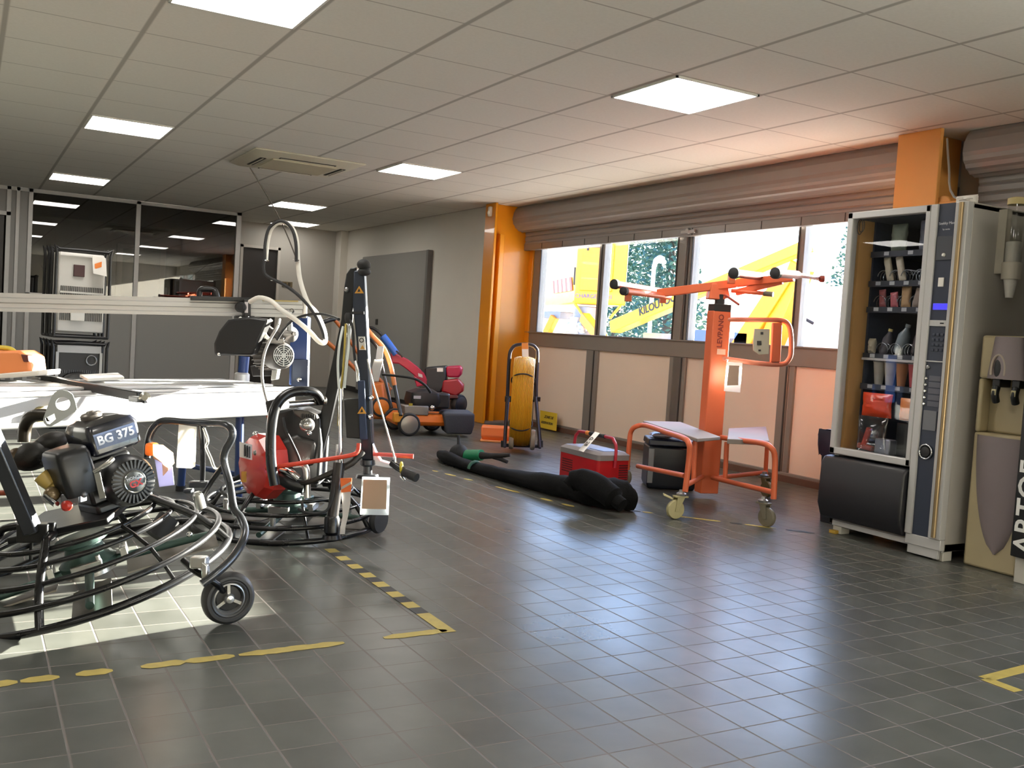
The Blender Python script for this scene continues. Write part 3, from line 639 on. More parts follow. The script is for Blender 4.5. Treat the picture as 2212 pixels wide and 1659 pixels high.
ph.part('collar', MB().obox(MP+Z0*1.26, mu*.06, mv*.05, Z0*.025).cyl(MP+Z0*1.27, MP+Z0*1.35, .035), rubber, bevel=.004)
HD = 6.37
ph.part('head_block', MB().prism([pt(1531, 645, HD-.06), pt(1538, 612, HD-.06), pt(1572, 612, HD-.06), pt(1578, 642, HD-.06), pt(1560, 648, HD-.06)], F0*.12), orange, bevel=.006)
ph.part('cross_beam', MB().bar(pt(1420, 634, 6.45), pt(1590, 612, 6.3), .05, .055).bar(pt(1590, 612, 6.3), pt(1715, 599, 6.1), .05, .05).bar(pt(1590, 632, 6.3), pt(1690, 607, 6.15), .04, .04), orange, bevel=.005)
def arm(a, b, r, name='support_arm', m=None):
    a, b = Vector(a), Vector(b); d = (b-a).normalized()
    p = ph.part(name, MB().cyl(a, b, r), m or orange_lt)
    ph.part('end_cap', MB().lathe(a-d*.02, d, [(r*.7, 0), (r*1.35, .008), (r*1.35, .035), (r*1.0, .04)]), rubber, parent=p); return p
arm(pt(1328, 614, 6.2), pt(1440, 632, 6.7), .024)
arm(pt(1348, 629, 6.0), pt(1445, 641, 6.5), .02, m=orange)
arm(pt(1586, 590, 5.9), pt(1690, 603, 6.5), .026)
a_ = arm(pt(1676, 590, 5.8), pt(1722, 594, 6.0), .026)
ph.part('arm_extension', MB().tube([pt(1715, 593, 5.98), pt(1745, 597, 6.1), pt(1770, 602, 6.2)], [.017, .014, .014]).lathe(pt(1768, 602, 6.2), R0, [(.012, 0), (.022, .015), (.022, .035)]), orange_lt, parent=a_)
for q in ((1357, 641, 6.1), (1432, 645, 6.5), (1580, 603, 6.2)): ph.part('arm_bracket', MB().obox(pt(*q), R0*.02, F0*.03, Z0*.03), orange, bevel=.003)
hd = ph.part('tilt_handle', MB().cyl(pt(1580, 628, 6.3), pt(1652, 634, 6.2), .013), orange)
ph.part('grip', MB().cyl(pt(1650, 634, 6.2), pt(1670, 636, 6.17), .016), M('grip_grey', '#5f5d50', .6), parent=hd)
ph.part('lock_rod', MB().cyl(pt(1566, 637, 6.3), pt(1596, 658, 6.2), .008), M('rod_red', '#93382c', .5))
D2 = 6.28
wf_ = ph.part('winch_frame', MB().tube([pt(1565, 690, 6.33), pt(1640, 691, D2), pt(1686, 692, D2), pt(1702, 700, D2), pt(1708, 720, D2), pt(1709, 760, D2), pt(1703, 778, D2), pt(1688, 787, D2), pt(1640, 785, D2), pt(1560, 774, 6.33)], .016, sm=4), M('hoist_tube', '#c2745a', .45, var=.15))
ph.part('winch_plate', MB().prism([pt(1670, 697, D2-.02), pt(1690, 697, D2-.02), pt(1686, 782, D2-.02), pt(1666, 782, D2-.02)], F0*.04), orange, parent=wf_, bevel=.004)
ip = ph.part('instruction_plate', MB().prism([pt(1630, 710, D2-.04), pt(1663, 711, D2-.04), pt(1661, 765, D2-.04), pt(1640, 766, D2-.04), pt(1627, 757, D2-.04), pt(1627, 735, D2-.04)], F0*.012), M('plate_ivory', '#b5b29e', .5), parent=wf_, bevel=.003)
for q_, w2, h2 in (((1646, 720), .008, .008), ((1640, 741), .014, .014), ((1641, 757), .008, .006)): ph.part('plate_sticker', MB().obox(pt(*q_, D2-.043), CR*w2, CF*.001, CU*h2), black_pl, parent=wf_)
# base frame: two bent tube sides and cross rails
FL, FRt, BL, BR = 5.54, 5.48, 6.75, 6.99
tubes = [
 [pt(1355, 1005, BL), pt(1359, 960, BL), pt(1362, 935, BL), pt(1372, 922, BL-.03), pt(1395, 919, BL-.1), pt(1440, 934, 6.1), pt(1476, 946, 5.66), pt(1488, 958, FL), pt(1489, 985, FL), pt(1480, 1062, FL)],
 [pt(1558, 945, 6.3), pt(1600, 951, 5.95), pt(1645, 957, 5.6), pt(1664, 966, FRt), pt(1674, 990, FRt), pt(1671, 1078, FRt)]]
ph.part('side_frame', MB().tube(tubes[0], .017, sm=4), orange)
ph.part('side_frame', MB().tube(tubes[1], .017, sm=4), orange)
for a, b in (((1378, 1007, 6.6), (1480, 1028, 5.56)), ((1482, 1048, 5.56), (1517, 1030, 6.3)), ((1540, 1032, 6.3), (1672, 1064, FRt)), ((1550, 1032, 6.35), (1655, 1020, BR))):
    ph.part('lower_rail', MB().cyl(pt(*a), pt(*b), .0155), orange)
for a, b in (((1502, 950, 5.95), (1498, 1036, 5.95)), ((1570, 955, 6.2), (1566, 1038, 6.2)), ((1657, 962, BR), (1653, 1030, BR)), ((1362, 935, BL), (1355, 1015, BL))):
    ph.part('upright', MB().cyl(pt(*a), pt(*b), .0155), orange)
def deckb(P, t, name):
    P = [onz(x, y, .455) for x, y in P]; return ph.part(name, MB().prism(P, (0, 0, -t)), deck, bevel=.004)
deckb(((1389, 909), (1470, 911), (1556, 943), (1506, 947)), .022, 'deck')
deckb(((1574, 925), (1655, 921), (1662, 952), (1571, 948)), .03, 'deck')
def castor(P, ax, steer, m=castor_y, top=.17):
    P = Vector(P); r = .056; cc = P+Z0*r
    w_ = ph.part('castor_wheel', MB().lathe(cc-ax*.017, ax, [(r*.5, 0), (r*.92, .002), (r, .010), (r, .024), (r*.92, .032), (r*.5, .034)], 28), m)
    f = MB(); 
    for sg in (-1, 1): f.prism([cc+ax*sg*.022-steer*.012-Z0*.01, cc+ax*sg*.022+steer*.012-Z0*.01, cc+ax*sg*.022+steer*.05+Z0*.075, cc+ax*sg*.022-steer*.0+Z0*.075], ax*.004)
    f.obox(cc+steer*.03+Z0*.075, steer*.04, ax*.024, Z0*.005)
    ph.part('castor_fork', f, m, parent=w_, bevel=.002)
    ph.part('castor_plate', MB().lathe(cc+steer*.035+Z0*.08, Z0, [(.028, 0), (.03, .012), (.018, .02), (.015, top-r-.08)], 20), steel, parent=w_)
    return w_, cc
w1, cc = castor(onz(1457, 1121), (F0*.93-R0*.37).normalized(), (R0*.93+F0*.37).normalized())
ph.part('brake_pedal', MB().loft([[cc+Z0*(.055+.03*i/4)-R0*(.02+.018*i)+F0*y+Z0*z for y, z in ((-.02, 0), (.02, 0), (.018, .012), (-.018, .012))] for i in range(4)]), castor_y, parent=w1, bevel=.003)
castor(onz(1655, 1138), (R0*.8+F0*.6).normalized(), (F0*.8-R0*.6).normalized(), M('castor_dark', '#6b6454', .5))
castor(onz(1655, 1074), (R0*.9+F0*.4).normalized(), (F0*.9-R0*.4).normalized(), M('castor_brass', '#8a7c58', .4, .4))
castor(Vector((4.07, 5.46, 0)), (R0*.9+F0*.4).normalized(), (F0*.9-R0*.4).normalized(), M('castor_dark', '#6b6454'))
# paper sleeve hanging on the mast
DS = 6.22
ds_ = Thing('document_sleeve', 'clear plastic sleeve with brown paper hanging beside the orange hoist mast', 'document sleeve', pt(1584, 845, DS))
ds_.part('sleeve', MB().prism([pt(1570, 781, DS), pt(1604, 784, DS), pt(1599, 848, DS), pt(1564, 845, DS)], F0*.006), sheet('sleeve_white', '#f2efe9'), bevel=.001)
ds_.part('paper', MB().prism([pt(1575, 789, DS-.004), pt(1597, 790, DS-.004), pt(1595, 832, DS-.004), pt(1570, 833, DS-.004)], F0*.003), M('paper_brown', '#a88f7c', .7))
ds_.part('strap', MB().tube([pt(1570, 781, DS), pt(1572, 778, DS+.03), pt(1566, 776, 6.33)], .003), M('strap_white', '#d8d5cf', .5))
# red cool box
cb = Thing('cool_box', 'red portable cool box with grey lid and carrying handle', 'cool box', (3.745, 5.40, 0))
cred = M('coolbox_red', '#b3141c', .4, var=.06)
x0, x1, y0, y1 = 3.62, 3.875, 5.17, 5.64
bd = cb.part('body', MB().loft([sq(x0+.012, x1-.012, y0+.012, y1-.012, .0, .02), sq(x0, x1, y0, y1, .03, .02), sq(x0, x1, y0, y1, .215, .02)]), cred)
cb.part('lid', MB().loft([sq(x0-.005, x1+.005, y0-.005, y1+.005, .215, .025), sq(x0-.005, x1+.005, y0-.005, y1+.005, .25, .025), sq(x0+.02, x1-.02, y0+.02, y1-.02, .27, .03)]), M('lid_grey_box', '#7b7474', .5))
cb.part('control_strip', MB().box(x0+.06, x1-.06, y0+.03, y0+.2, .268, .274), M('strip_blue', '#6b7089', .4), bevel=.003)
gv = MB(); 
for k in range(9): gv.box(x1-.085, x1-.015, y0-.002, y0+.002, .05+.016*k, .058+.016*k)
cb.part('vent_grille', gv, M('vent_dark', '#4a0a10', .6), parent=bd)
gv = MB()
for k in range(6): gv.box(x0-.002, x0+.002, y1-.17, y1-.04, .09+.016*k, .098+.016*k)
cb.part('vent_grille', gv, M('vent_dark', '#4a0a10'), parent=bd)
xm = (x0+x1)/2
h = cb.part('handle', MB().tube([(xm, y0-.012, .17), (xm, y0-.012, .30), (xm, y0+.02, .345), (xm, y0+.07, .36), (xm, y1-.07, .36), (xm, y1-.02, .345), (xm, y1+.012, .30), (xm, y1+.012, .17)], .011, sm=4), M('handle_crimson', '#a81f31', .4))
cb.part('grip', MB().cyl((xm, y0+.12, .36), (xm, y1-.14, .36), .014), rubber, parent=h)
cb.part('grip_ring', MB().cyl((xm, y1-.17, .36), (xm, y1-.13, .36), .0155), M('ring_orange', '#e0862f', .5), parent=h)
tg = single('price_tag', MB().prism([(xm-.02, 5.33, .376), (xm-.02, 5.39, .378), (xm-.16, 5.36, .26), (xm-.16, 5.30, .255)], (0.003, 0, .003)), M('tag_plastic', '#cfcac4', .3, var=.15, scale=20), 'white plastic price tag hanging from the red cool box handle', 'price tag', group='hanging price tags')
make('lettering', MB().text('G 28', (xm-.093, 5.345, .321), Vector((-.14, -.03, -.12)), Vector((.1, -1, -.02)), .045), M('ink_grey', '#4b4b4b', .6), tg, tg.location)
# dark storage case inside the hoist frame
cn = at(1396, 1050, 6.68); cn.z = 0
cs_ = Thing('storage_case', 'dark blue-black storage case standing under the hoist deck', 'case', cn)
w, dd, hh = .34, .28, .345
def lc(a, b, z): return cn+R0*a+F0*b+Z0*z
cs_.part('body', MB().loft([[lc(.01, .01, 0), lc(w-.01, .01, 0), lc(w-.01, dd-.01, 0), lc(.01, dd-.01, 0)], [lc(0, 0, .03), lc(w, 0, .03), lc(w, dd, .03), lc(0, dd, .03)], [lc(0, 0, hh-.05), lc(w, 0, hh-.05), lc(w, dd, hh-.05), lc(0, dd, hh-.05)]]), M('case_navy', '#141a25', .35, var=.1), bevel=.012)
cs_.part('lid', MB().loft([[lc(-.005, -.005, hh-.045), lc(w+.005, -.005, hh-.045), lc(w+.005, dd+.005, hh-.045), lc(-.005, dd+.005, hh-.045)], [lc(0, 0, hh), lc(w, 0, hh), lc(w, dd, hh), lc(0, dd, hh)]]), M('case_lid', '#1d2538', .35), bevel=.01)
cs_.part('corner_edge', MB().obox(lc(.02, -.004, .16), R0*.02, F0*.003, Z0*.12), M('edge_grey', '#6d7075', .4, .5), bevel=.003)
single('folded_plastic', pillow(lc(.10, .12, hh+.022), .16, .15, .035, U=R0, V=F0, N=Z0, seed=41), M('plastic_lilac', '#b4b0c0', .25, var=.25, scale=18), 'crumpled pale plastic sheet on top of the dark storage case', 'plastic sheet')
# long black bag
bgp = [((945, 992), .03, .035), ((958, 1004), .06, .046), ((1000, 1018), .06, .036), ((1060, 1036), .07, .042), ((1130, 1058), .08, .055), ((1200, 1078), .09, .072), ((1240, 1090), .10, .08), ((1285, 1102), .115, .095), ((1330, 1106), .105, .085), ((1352, 1104), .05, .06)]
rnd = random.Random(12); rings = []; cen = []
for (q, hw, hh) in bgp:
    p = onz(*q); cen.append(p+Vector((.9, .35, 0)).normalized()*hw)
P = spline(cen, 4); K = [(b, c_) for _, b, c_ in bgp]
for i, p in enumerate(P):
    t = i/4; k = min(len(K)-2, int(t)); f = t-k
    hw = K[k][0]*(1-f)+K[k+1][0]*f; hh = K[k][1]*(1-f)+K[k+1][1]*f
    d = (P[min(i+1, len(P)-1)]-P[max(i-1, 0)]); d.z = 0; d.normalize(); sx = Vector((d.y, -d.x, 0)); ring = []
    for j in range(20):
        a = 2*PI*j/20; rr = 1+.07*math.sin(3*a+i*.9)+.05*math.sin(i*2.1+a*2)
        zz = hh*(1+math.sin(a)*rr); zz = max(zz, .004)
        ring.append(Vector((p.x, p.y, 0))+sx*hw*math.cos(a)*rr+Z0*zz)
    rings.append(ring)
bag = Thing('tool_bag', 'long black fabric bag lying on the tiles before the red cool box', 'bag', cen[4])
bagm = M('bag_black', '#070708', .95, var=.25, bump=.4, scale=14)
bagm.node_tree.nodes['Principled BSDF'].inputs['Specular IOR Level'].default_value = .2
bag.part('body', MB().loft(rings), bagm)
fold = [pt(1228, 1050, 5.72), pt(1240, 1040, 5.72), pt(1262, 1038, 5.68), pt(1290, 1050, 5.6), pt(1320, 1072, 5.52), pt(1345, 1092, 5.46)]
bag.part('flap', MB().tube(fold, [.045, .065, .07, .072, .068, .04], n=16, sm=5), bagm)
bag.part('green_band', MB().tube([cen[2]+Vector((0, 0, .036))+Vector((.06*math.cos(a), .024*math.cos(a), .046*math.sin(a)))-Vector((.015, .12, 0)) for a in [PI*k/8 for k in range(9)]], .012, n=8), M('band_green', '#1f4a37', .7))
# dome-headed tool against the bag
dt = Thing('dome_tool', 'black domed tool with green sleeve and forked end beside the bag', 'hand tool', onz(990, 1008))
DD = 7.46
dt.part('dome', MB().ball(at(991, 981, DD), (.078, .07, .078), 24, 14), M('dome_black', '#0c0c0d', .7))
dt.part('stem', MB().cyl(at(991, 962, DD), at(990, 940, DD), .014, .009), rubber)
dt.part('sleeve', MB().cyl(at(1006, 984, DD-.02), at(1040, 983, DD-.12), .045, .042), M('sleeve_green', '#1d7a50', .5))
dt.part('fork', MB().tube([at(1038, 984, DD-.12), at(1060, 985, DD-.16), at(1084, 984, DD-.2), at(1102, 983, DD-.22)], [.03, .022, .018, .012]).tube([at(1060, 985, DD-.16), at(1080, 991, DD-.19), at(1096, 998, DD-.22)], [.018, .016, .013]), M('fork_dark', '#140f0e', .7))
# orange tub, sign
tb = at(1072, 957, 8.95); tb.z = 0
ot = Thing('plastic_tub', 'bright orange plastic tub lying on the floor beside the hose trolley', 'tub', tb)
def lt(a, b, z): return tb+R0*a+F0*b+Z0*z
ot.part('tub', MB().loft([[lt(-.13, 0, .01), lt(.14, -.01, .01), lt(.13, .2, .01), lt(-.12, .2, .01)], [lt(-.145, -.02, .05), lt(.15, -.03, .05), lt(.145, .21, .05), lt(-.14, .21, .05)], [lt(-.15, .02, .14), lt(.15, .01, .14), lt(.145, .2, .14), lt(-.145, .2, .14)]]), sheet('tub_orange', '#f48a45', .35), bevel=.015)
ot.part('rim', MB().prism([lt(-.15, -.03, .0), lt(.155, -.04, .0), lt(.15, .22, .0), lt(-.145, .22, .0)], (0, 0, .018)), M('tub_rim', '#f39a5c', .4), bevel=.004)
sg = Thing('reservation_sign', 'yellow sign board leaning on the white wall panel by the hose trolley', 'sign', (5.48, 9.0, 0))
S = [onx(1165, 926, 5.44), onx(1201, 933, 5.44), onx(1203, 893, 5.50), onx(1167, 886, 5.50)]
S[0].z = S[1].z = .02; n_ = (S[1]-S[0]).cross(S[3]-S[0]).normalized()
sg.part('board', MB().prism(S, -n_*.006 if n_.x < 0 else n_*.006), M('sign_yellow', '#b9a022', .5), bevel=.001)
ux = (S[1]-S[0]).normalized(); uy = (S[3]-S[0]); uy = (uy-ux*uy.dot(ux)).normalized(); cc = sum(S, Vector())/4; nn = ux.cross(uy)
sg.part('lettering', MB().text('ZONE DE', cc+uy*.032+nn*.002, ux, uy, .042, bold=.001).text('RESERVATION', cc-uy*.032+nn*.002, ux, uy, .036, bold=.001), M('sign_ink', '#2c2614', .6))
# hose trolley
HB = onz(1128, 972)
ht = Thing('hose_trolley', 'yellow flat hose coil on a two-wheeled dark tubular trolley', 'hose trolley', HB)
HDp = 8.4
fm = M('trolley_frame', '#2b2732', .4, .4)
ht.part('frame', MB().tube([at(1090, 964, HDp), at(1096, 860, HDp), at(1100, 775, HDp), at(1106, 753, HDp), at(1118, 745, HDp), at(1145, 745, HDp), at(1157, 752, HDp), at(1161, 770, HDp), at(1158, 860, HDp), at(1168, 964, HDp+.05)], .016, sm=4), fm)
ht.part('cross_bar', MB().cyl(at(1092, 962, HDp), at(1168, 964, HDp), .014).cyl(at(1094, 864, HDp+.02), at(1158, 866, HDp+.02), .010), fm)
ht.part('stand', MB().cyl(at(1098, 860, HDp-.02), at(1090, 966, HDp-.25), .012), fm)
ht.part('stand', MB().cyl(at(1157, 858, HDp-.02), at(1166, 968, HDp-.25), .012), fm)
ht.part('clamp', MB().obox(at(1098, 862, HDp), R0*.03, F0*.02, Z0*.025), rubber, bevel=.004)
ht.part('clamp', MB().obox(at(1160, 862, HDp), R0*.03, F0*.02, Z0*.02), rubber, bevel=.004)
axh = (R0*.999-F0*.02).normalized(); cc = at(1128, 867, HDp+.02)
prof = [(.22, -.09)]
for k in range(15):
    t = -.085+.17*k/14; base = .365+.028*math.sqrt(max(0, 1-(t/.1)**2))
    prof += [(base-.006, t-.005), (base, t), (base-.006, t+.005)]
prof += [(.22, .09), (.22, -.09)]
ht.part('hose_coil', MB().lathe(cc, axh, prof, 56, cap=False), M('hose_yellow', '#c8941e', .55, var=.12, scale=10))
wv = (F0*.999+R0*.02).normalized()
def tie(phi):
    dirn = Z0*math.sin(phi)-wv*math.cos(phi); b = cc+dirn*.31
    return MB().torus(b, wv, .1, .006, n=28, k=8, uv=(axh, dirn))
ht.part('tie', tie(math.radians(38)), rubber); ht.part('tie', tie(math.radians(-33)), rubber)
for q in ((1105, 948), (1151, 950)):
    ht.part('wheel', MB().lathe(at(*q, HDp-.12)-axh*.022, axh, [(.05, 0), (.085, .004), (.09, .02), (.085, .04), (.05, .044)], 26), M('wheel_cream', '#8f8678', .6))
for q in ((1088, 966), (1167, 966)): ht.part('rubber_foot', MB().cyl(at(*q, HDp-.2), at(q[0], q[1]-14, HDp-.2), .024), rubber)
for q in (1088, 1166):
    pass
ln = single('label_card', MB().prism([at(1127, 741, HDp-.03), at(1141, 741, HDp-.03), at(1142, 772, HDp-.04), at(1128, 772, HDp-.04)], F0*.004, 0).prism([at(1127, 741, HDp-.034), at(1141, 741, HDp-.034), at(1141, 754, HDp-.037), at(1127, 754, HDp-.037)], F0*.003, 1), [M('card_white', '#e9e6e0', .5), M('card_orange', '#e8913c', .5)], 'orange and white card tied to the top of the hose trolley', 'label card')
# ------------------------------------------------------------------ garden machines by the white wall
mo_or = M('mower_orange', '#c9651a', .4, var=.1); mo_bk = M('mower_black', '#1b1a1d', .4, var=.2); mo_gy = M('mower_alu', '#8a8783', .35, .6)
def wheel(t, q, d, r, w, ax, hub, tyre=None, name='wheel', n=30):
    c = at(*q, d) if not isinstance(q, Vector) else q
    ax = ax.normalized(); o = c-ax*w/2
    wl = t.part(name, MB().lathe(o, ax, [(r*.55, 0), (r*.9, .0), (r, w*.2), (r, w*.8), (r*.9, w), (r*.55, w)], n), tyre or rubber)
    t.part('hub', MB().lathe(o+ax*w*.5, ax, [(r*.78, -w*.1), (r*.78, w*.52), (r*.6, w*.62), (r*.2, w*.72), (0, w*.74)], n), hub, parent=wl)
    return wl
MD = 8.9
lm = Thing('lawn_mower', 'orange lawn mower with black engine and grey wheel hub beside the white wall', 'lawn mower', onz(890, 942))
fx = (-F0*.92+R0*.40).normalized(); fy = (R0*.92+F0*.40).normalized()    # axle towards the viewer / travel direction
def m_(x, y, d): return at(x, y, d)
base = onz(885, 941); base.z = 0
def ml(a, b, z): return base+fy*a+(-fx)*b+Z0*z
lm.part('deck', MB().loft([[ml(-.14, .02, .09), ml(.42, .02, .09), ml(.48, .40, .09), ml(-.12, .42, .09)], [ml(-.14, .0, .13), ml(.42, .0, .13), ml(.48, .42, .13), ml(-.12, .44, .13)], [ml(-.08, .03, .20), ml(.36, .03, .20), ml(.42, .38, .20), ml(-.06, .40, .20)]]), mo_or, bevel=.02)
lm.part('wheel_guard', MB().obox(ml(-.13, -.01, .17), fy*.045, fx*.03, Z0*.045), M('guard_amber', '#cf8a22', .4, var=.2, scale=30), bevel=.01)
eb = lm.part('engine', MB().loft([sq(-.13, .13, -.13, .13, 0, .04), sq(-.15, .15, -.14, .14, .05, .04), sq(-.14, .14, -.13, .13, .13, .05), sq(-.06, .08, -.07, .07, .165, .04)]), mo_bk)
me_ = eb.data
for v in me_.vertices:
    p = v.co+Vector(lm.loc); q = ml(.16+p.x, .17+p.y, .27+p.z); v.co = q-Vector(lm.loc)
lm.part('engine_block', MB().obox(ml(.06, .10, .235), fy*.12, fx*.08, Z0*.045), mo_gy, parent=eb, bevel=.01)
lm.part('air_filter', MB().obox(ml(.33, .12, .33), fy*.07, fx*.07, Z0*.075), mo_bk, parent=eb, bevel=.02)
lm.part('engine_label', MB().obox(ml(.06, .025, .36), fy*.035, fx*.002, Z0*.014), M('label_pale', '#b7b2b4', .5), parent=eb)
lm.part('fuel_sticker', MB().obox(ml(.0, .025, .285), fy*.018, fx*.002, Z0*.016), M('sticker_yellow', '#a99420', .5), parent=eb)
lm.part('muffler', MB().ball(ml(.22, .05, .265), .028), chrome, parent=eb)
wheel(lm, ml(-.02, -.02, .107), 0, .107, .045, fx, M('hubcap_grey', '#8d8882', .3, .5))
wheel(lm, ml(.36, .44, .10), 0, .10, .045, fx, M('rim_grey', '#77727a', .5))
wheel(lm, ml(-.02, .46, .107), 0, .107, .045, fx, M('hubcap_grey', '#8d8882'))
gb = lm.part('grass_bag', MB().loft([[ml(.34, -.06, .03), ml(.58, -.10, .03), ml(.64, .2, .03), ml(.40, .25, .03)], [ml(.32, -.07, .12), ml(.60, -.11, .12), ml(.66, .22, .12), ml(.38, .27, .12)], [ml(.30, -.06, .215), ml(.60, -.10, .225), ml(.66, .2, .225), ml(.36, .25, .215)], [ml(.34, -.02, .24), ml(.57, -.06, .245), ml(.62, .16, .245), ml(.40, .2, .24)]]), M('bag_slate', '#3a3c44', .75, var=.15, bump=.3), bevel=.015)
tubs = [m_(790, 706, 9.3), m_(806, 727, 9.25), m_(826, 748, 9.2), m_(838, 772, 9.15), m_(847, 803, 9.1), m_(852, 832, 9.1)]
hb = lm.part('handlebar', MB().tube(tubs, .022, sm=4), M('handle_orange', '#d9854a', .4))
lm.part('handle_leg', MB().tube([m_(852, 832, 9.1), m_(858, 860, 9.05), m_(866, 898, 8.95)], .018, sm=3), mo_bk, parent=hb)
lm.part('handle_brace', MB().tube([m_(795, 731, 9.3), m_(808, 742, 9.28), m_(818, 760, 9.25), m_(830, 812, 9.2), m_(846, 882, 9.1)], .014, sm=4), mo_bk, parent=hb)
lm.part('cable', MB().tube([m_(826, 809, 9.0), m_(858, 812, 8.9), m_(895, 818, 8.85), m_(918, 832, 8.85), m_(930, 848, 8.9)], .012, sm=5), rubber)
# white pouch hanging on the mower handle
pch = Thing('tag_pouch', 'white plastic pouch hanging from the orange mower handle', 'pouch', m_(815, 825, 9.0))
pch.part('pouch', MB().loft([[m_(x, y, 9.0+dz) for x, dz in ((a, 0), (b, 0), (b, .05), (a, .05))] for a, b, y in ((806, 818, 824), (803, 824, 795), (808, 828, 776))]), M('pouch_grey', '#b9b6b1', .35, var=.1), bevel=.006)
pch.part('card', MB().prism([m_(811, 778, 8.98), m_(826, 775, 8.98), m_(829, 748, 8.98), m_(815, 748, 8.98)], F0*.006), white_pl)
# orange scarifier behind
sc = Thing('scarifier', 'orange scarifier with round orange wheel cover behind the black trowel mast', 'garden machine', onz(812, 918))
sc.part('body', MB().loft([[m_(795, 905, 9.70), m_(838, 906, 9.70), m_(850, 905, 10.10), m_(806, 900, 10.10)], [m_(797, 830, 9.70), m_(826, 826, 9.70), m_(842, 826, 10.10), m_(806, 824, 10.10)]]), M('scarifier_orange', '#b5611f', .45, var=.15), bevel=.02)
wheel(sc, (823, 879), 9.62, .098, .05, (-F0*.95+R0*.3), M('wheel_cover_orange', '#cb701c', .45))
wheel(sc, (846, 882), 10.0, .085, .05, (-F0*.95+R0*.3), M('wheel_cover_orange', '#cb701c'))
hb = sc.part('handle', MB().tube([m_(835, 850, 9.90), m_(800, 825, 9.80), m_(760, 790, 9.75), m_(728, 757, 9.70), m_(700, 733, 9.70)], .022, sm=4), M('scarifier_tube', '#a85a22', .45))
hb2 = sc.part('handle', MB().tube([m_(845, 842, 10.20), m_(800, 800, 10.15), m_(762, 745, 10.10), m_(740, 712, 10.05), m_(722, 690, 10.00)], .02, sm=4), M('scarifier_tube', '#a85a22'))
sc.part('grip', MB().tube([m_(724, 688, 10.00), m_(712, 691, 9.95), m_(692, 698, 9.90)], .024, sm=4), mo_bk, parent=hb2)
# red tiller
TD = 9.75
ti = Thing('tiller', 'red tiller with blue handle grip and black engine against the white wall', 'tiller', onz(960, 905))
crim = M('tiller_crimson', '#a3123c', .4, var=.08); tred = M('tiller_red', '#8f1420', .4, var=.1)
ti.part('handle_column', MB().loft([[m_(x, y, TD+dz) for x, y, dz in ((a, b, 0), (c_, d_, 0), (c_, d_, .07), (a, b, .07))] for a, b, c_, d_ in ((844, 762, 846, 785), (858, 765, 862, 786), (880, 775, 876, 796), (902, 792, 896, 812), (916, 806, 908, 826), (926, 822, 908, 832))]), crim, bevel=.01)
ti.part('column_foot', MB().prism([m_(893, 812, TD), m_(925, 822, TD), m_(922, 832, TD), m_(900, 836, TD)], F0*.09), crim, bevel=.008)
ti.part('column_label', MB().prism([m_(903, 806, TD-.01), m_(912, 809, TD-.01), m_(913, 816, TD-.01), m_(904, 813, TD-.01)], F0*.004), M('label_pale', '#b7b2b4'))
gr = ti.part('handlebar', MB().tube([m_(796, 708, TD), m_(806, 709, TD-.02), m_(818, 717, TD-.04), m_(828, 729, TD-.05), m_(850, 762, TD)], .016, sm=4), mo_bk)
ti.part('grip', MB().tube([m_(827, 726, TD-.06), m_(840, 743, TD-.06), m_(856, 765, TD-.05)], .036, n=14, sm=3), M('grip_blue', '#2d62b8', .45), parent=gr)
ti.part('lever', MB().tube([m_(856, 758, TD-.08), m_(864, 765, TD-.08), m_(870, 772, TD-.08)], .009, sm=3), mo_bk, parent=gr)
en = ti.part('engine', MB().prism([m_(917, 794, TD), m_(964, 790, TD), m_(964, 828, TD), m_(952, 850, TD), m_(925, 848, TD), m_(917, 825, TD)], F0*.25), mo_bk, bevel=.02)
ti.part('engine_label', MB().prism([m_(944, 795, TD-.008), m_(957, 795, TD-.008), m_(957, 803, TD-.008), m_(944, 803, TD-.008)], F0*.006), white_pl, parent=en)
ti.part('fuel_tank', MB().prism([m_(963, 792, TD), m_(994, 790, TD), m_(998, 797, TD), m_(996, 810, TD), m_(990, 816, TD), m_(965, 815, TD)], F0*.22), crim, bevel=.018)
ti.part('starter_cover', MB().prism([m_(957, 822, TD-.02), m_(988, 818, TD-.02), m_(1001, 832, TD-.02), m_(1000, 846, TD-.02), m_(985, 857, TD-.02), m_(953, 846, TD-.02)], F0*.2), tred, bevel=.018)
ti.part('fender', MB().prism([m_(935, 852, TD-.05), m_(988, 854, TD-.05), m_(990, 861, TD-.05), m_(938, 860, TD-.05)], F0*.35), M('fender_maroon', '#5a2424', .5), bevel=.006)
ti.part('gear_case', MB().prism([m_(950, 860, TD), m_(978, 862, TD), m_(974, 898, TD), m_(955, 896, TD)], F0*.12), M('gear_brown', '#4a3a34', .6), bevel=.01)
wheel(ti, (991, 873), TD+.05, .10, .07, (-F0*.6+R0*.8), mo_bk)
wheel(ti, (943, 872), TD+.35, .10, .07, (-F0*.6+R0*.8), mo_bk)
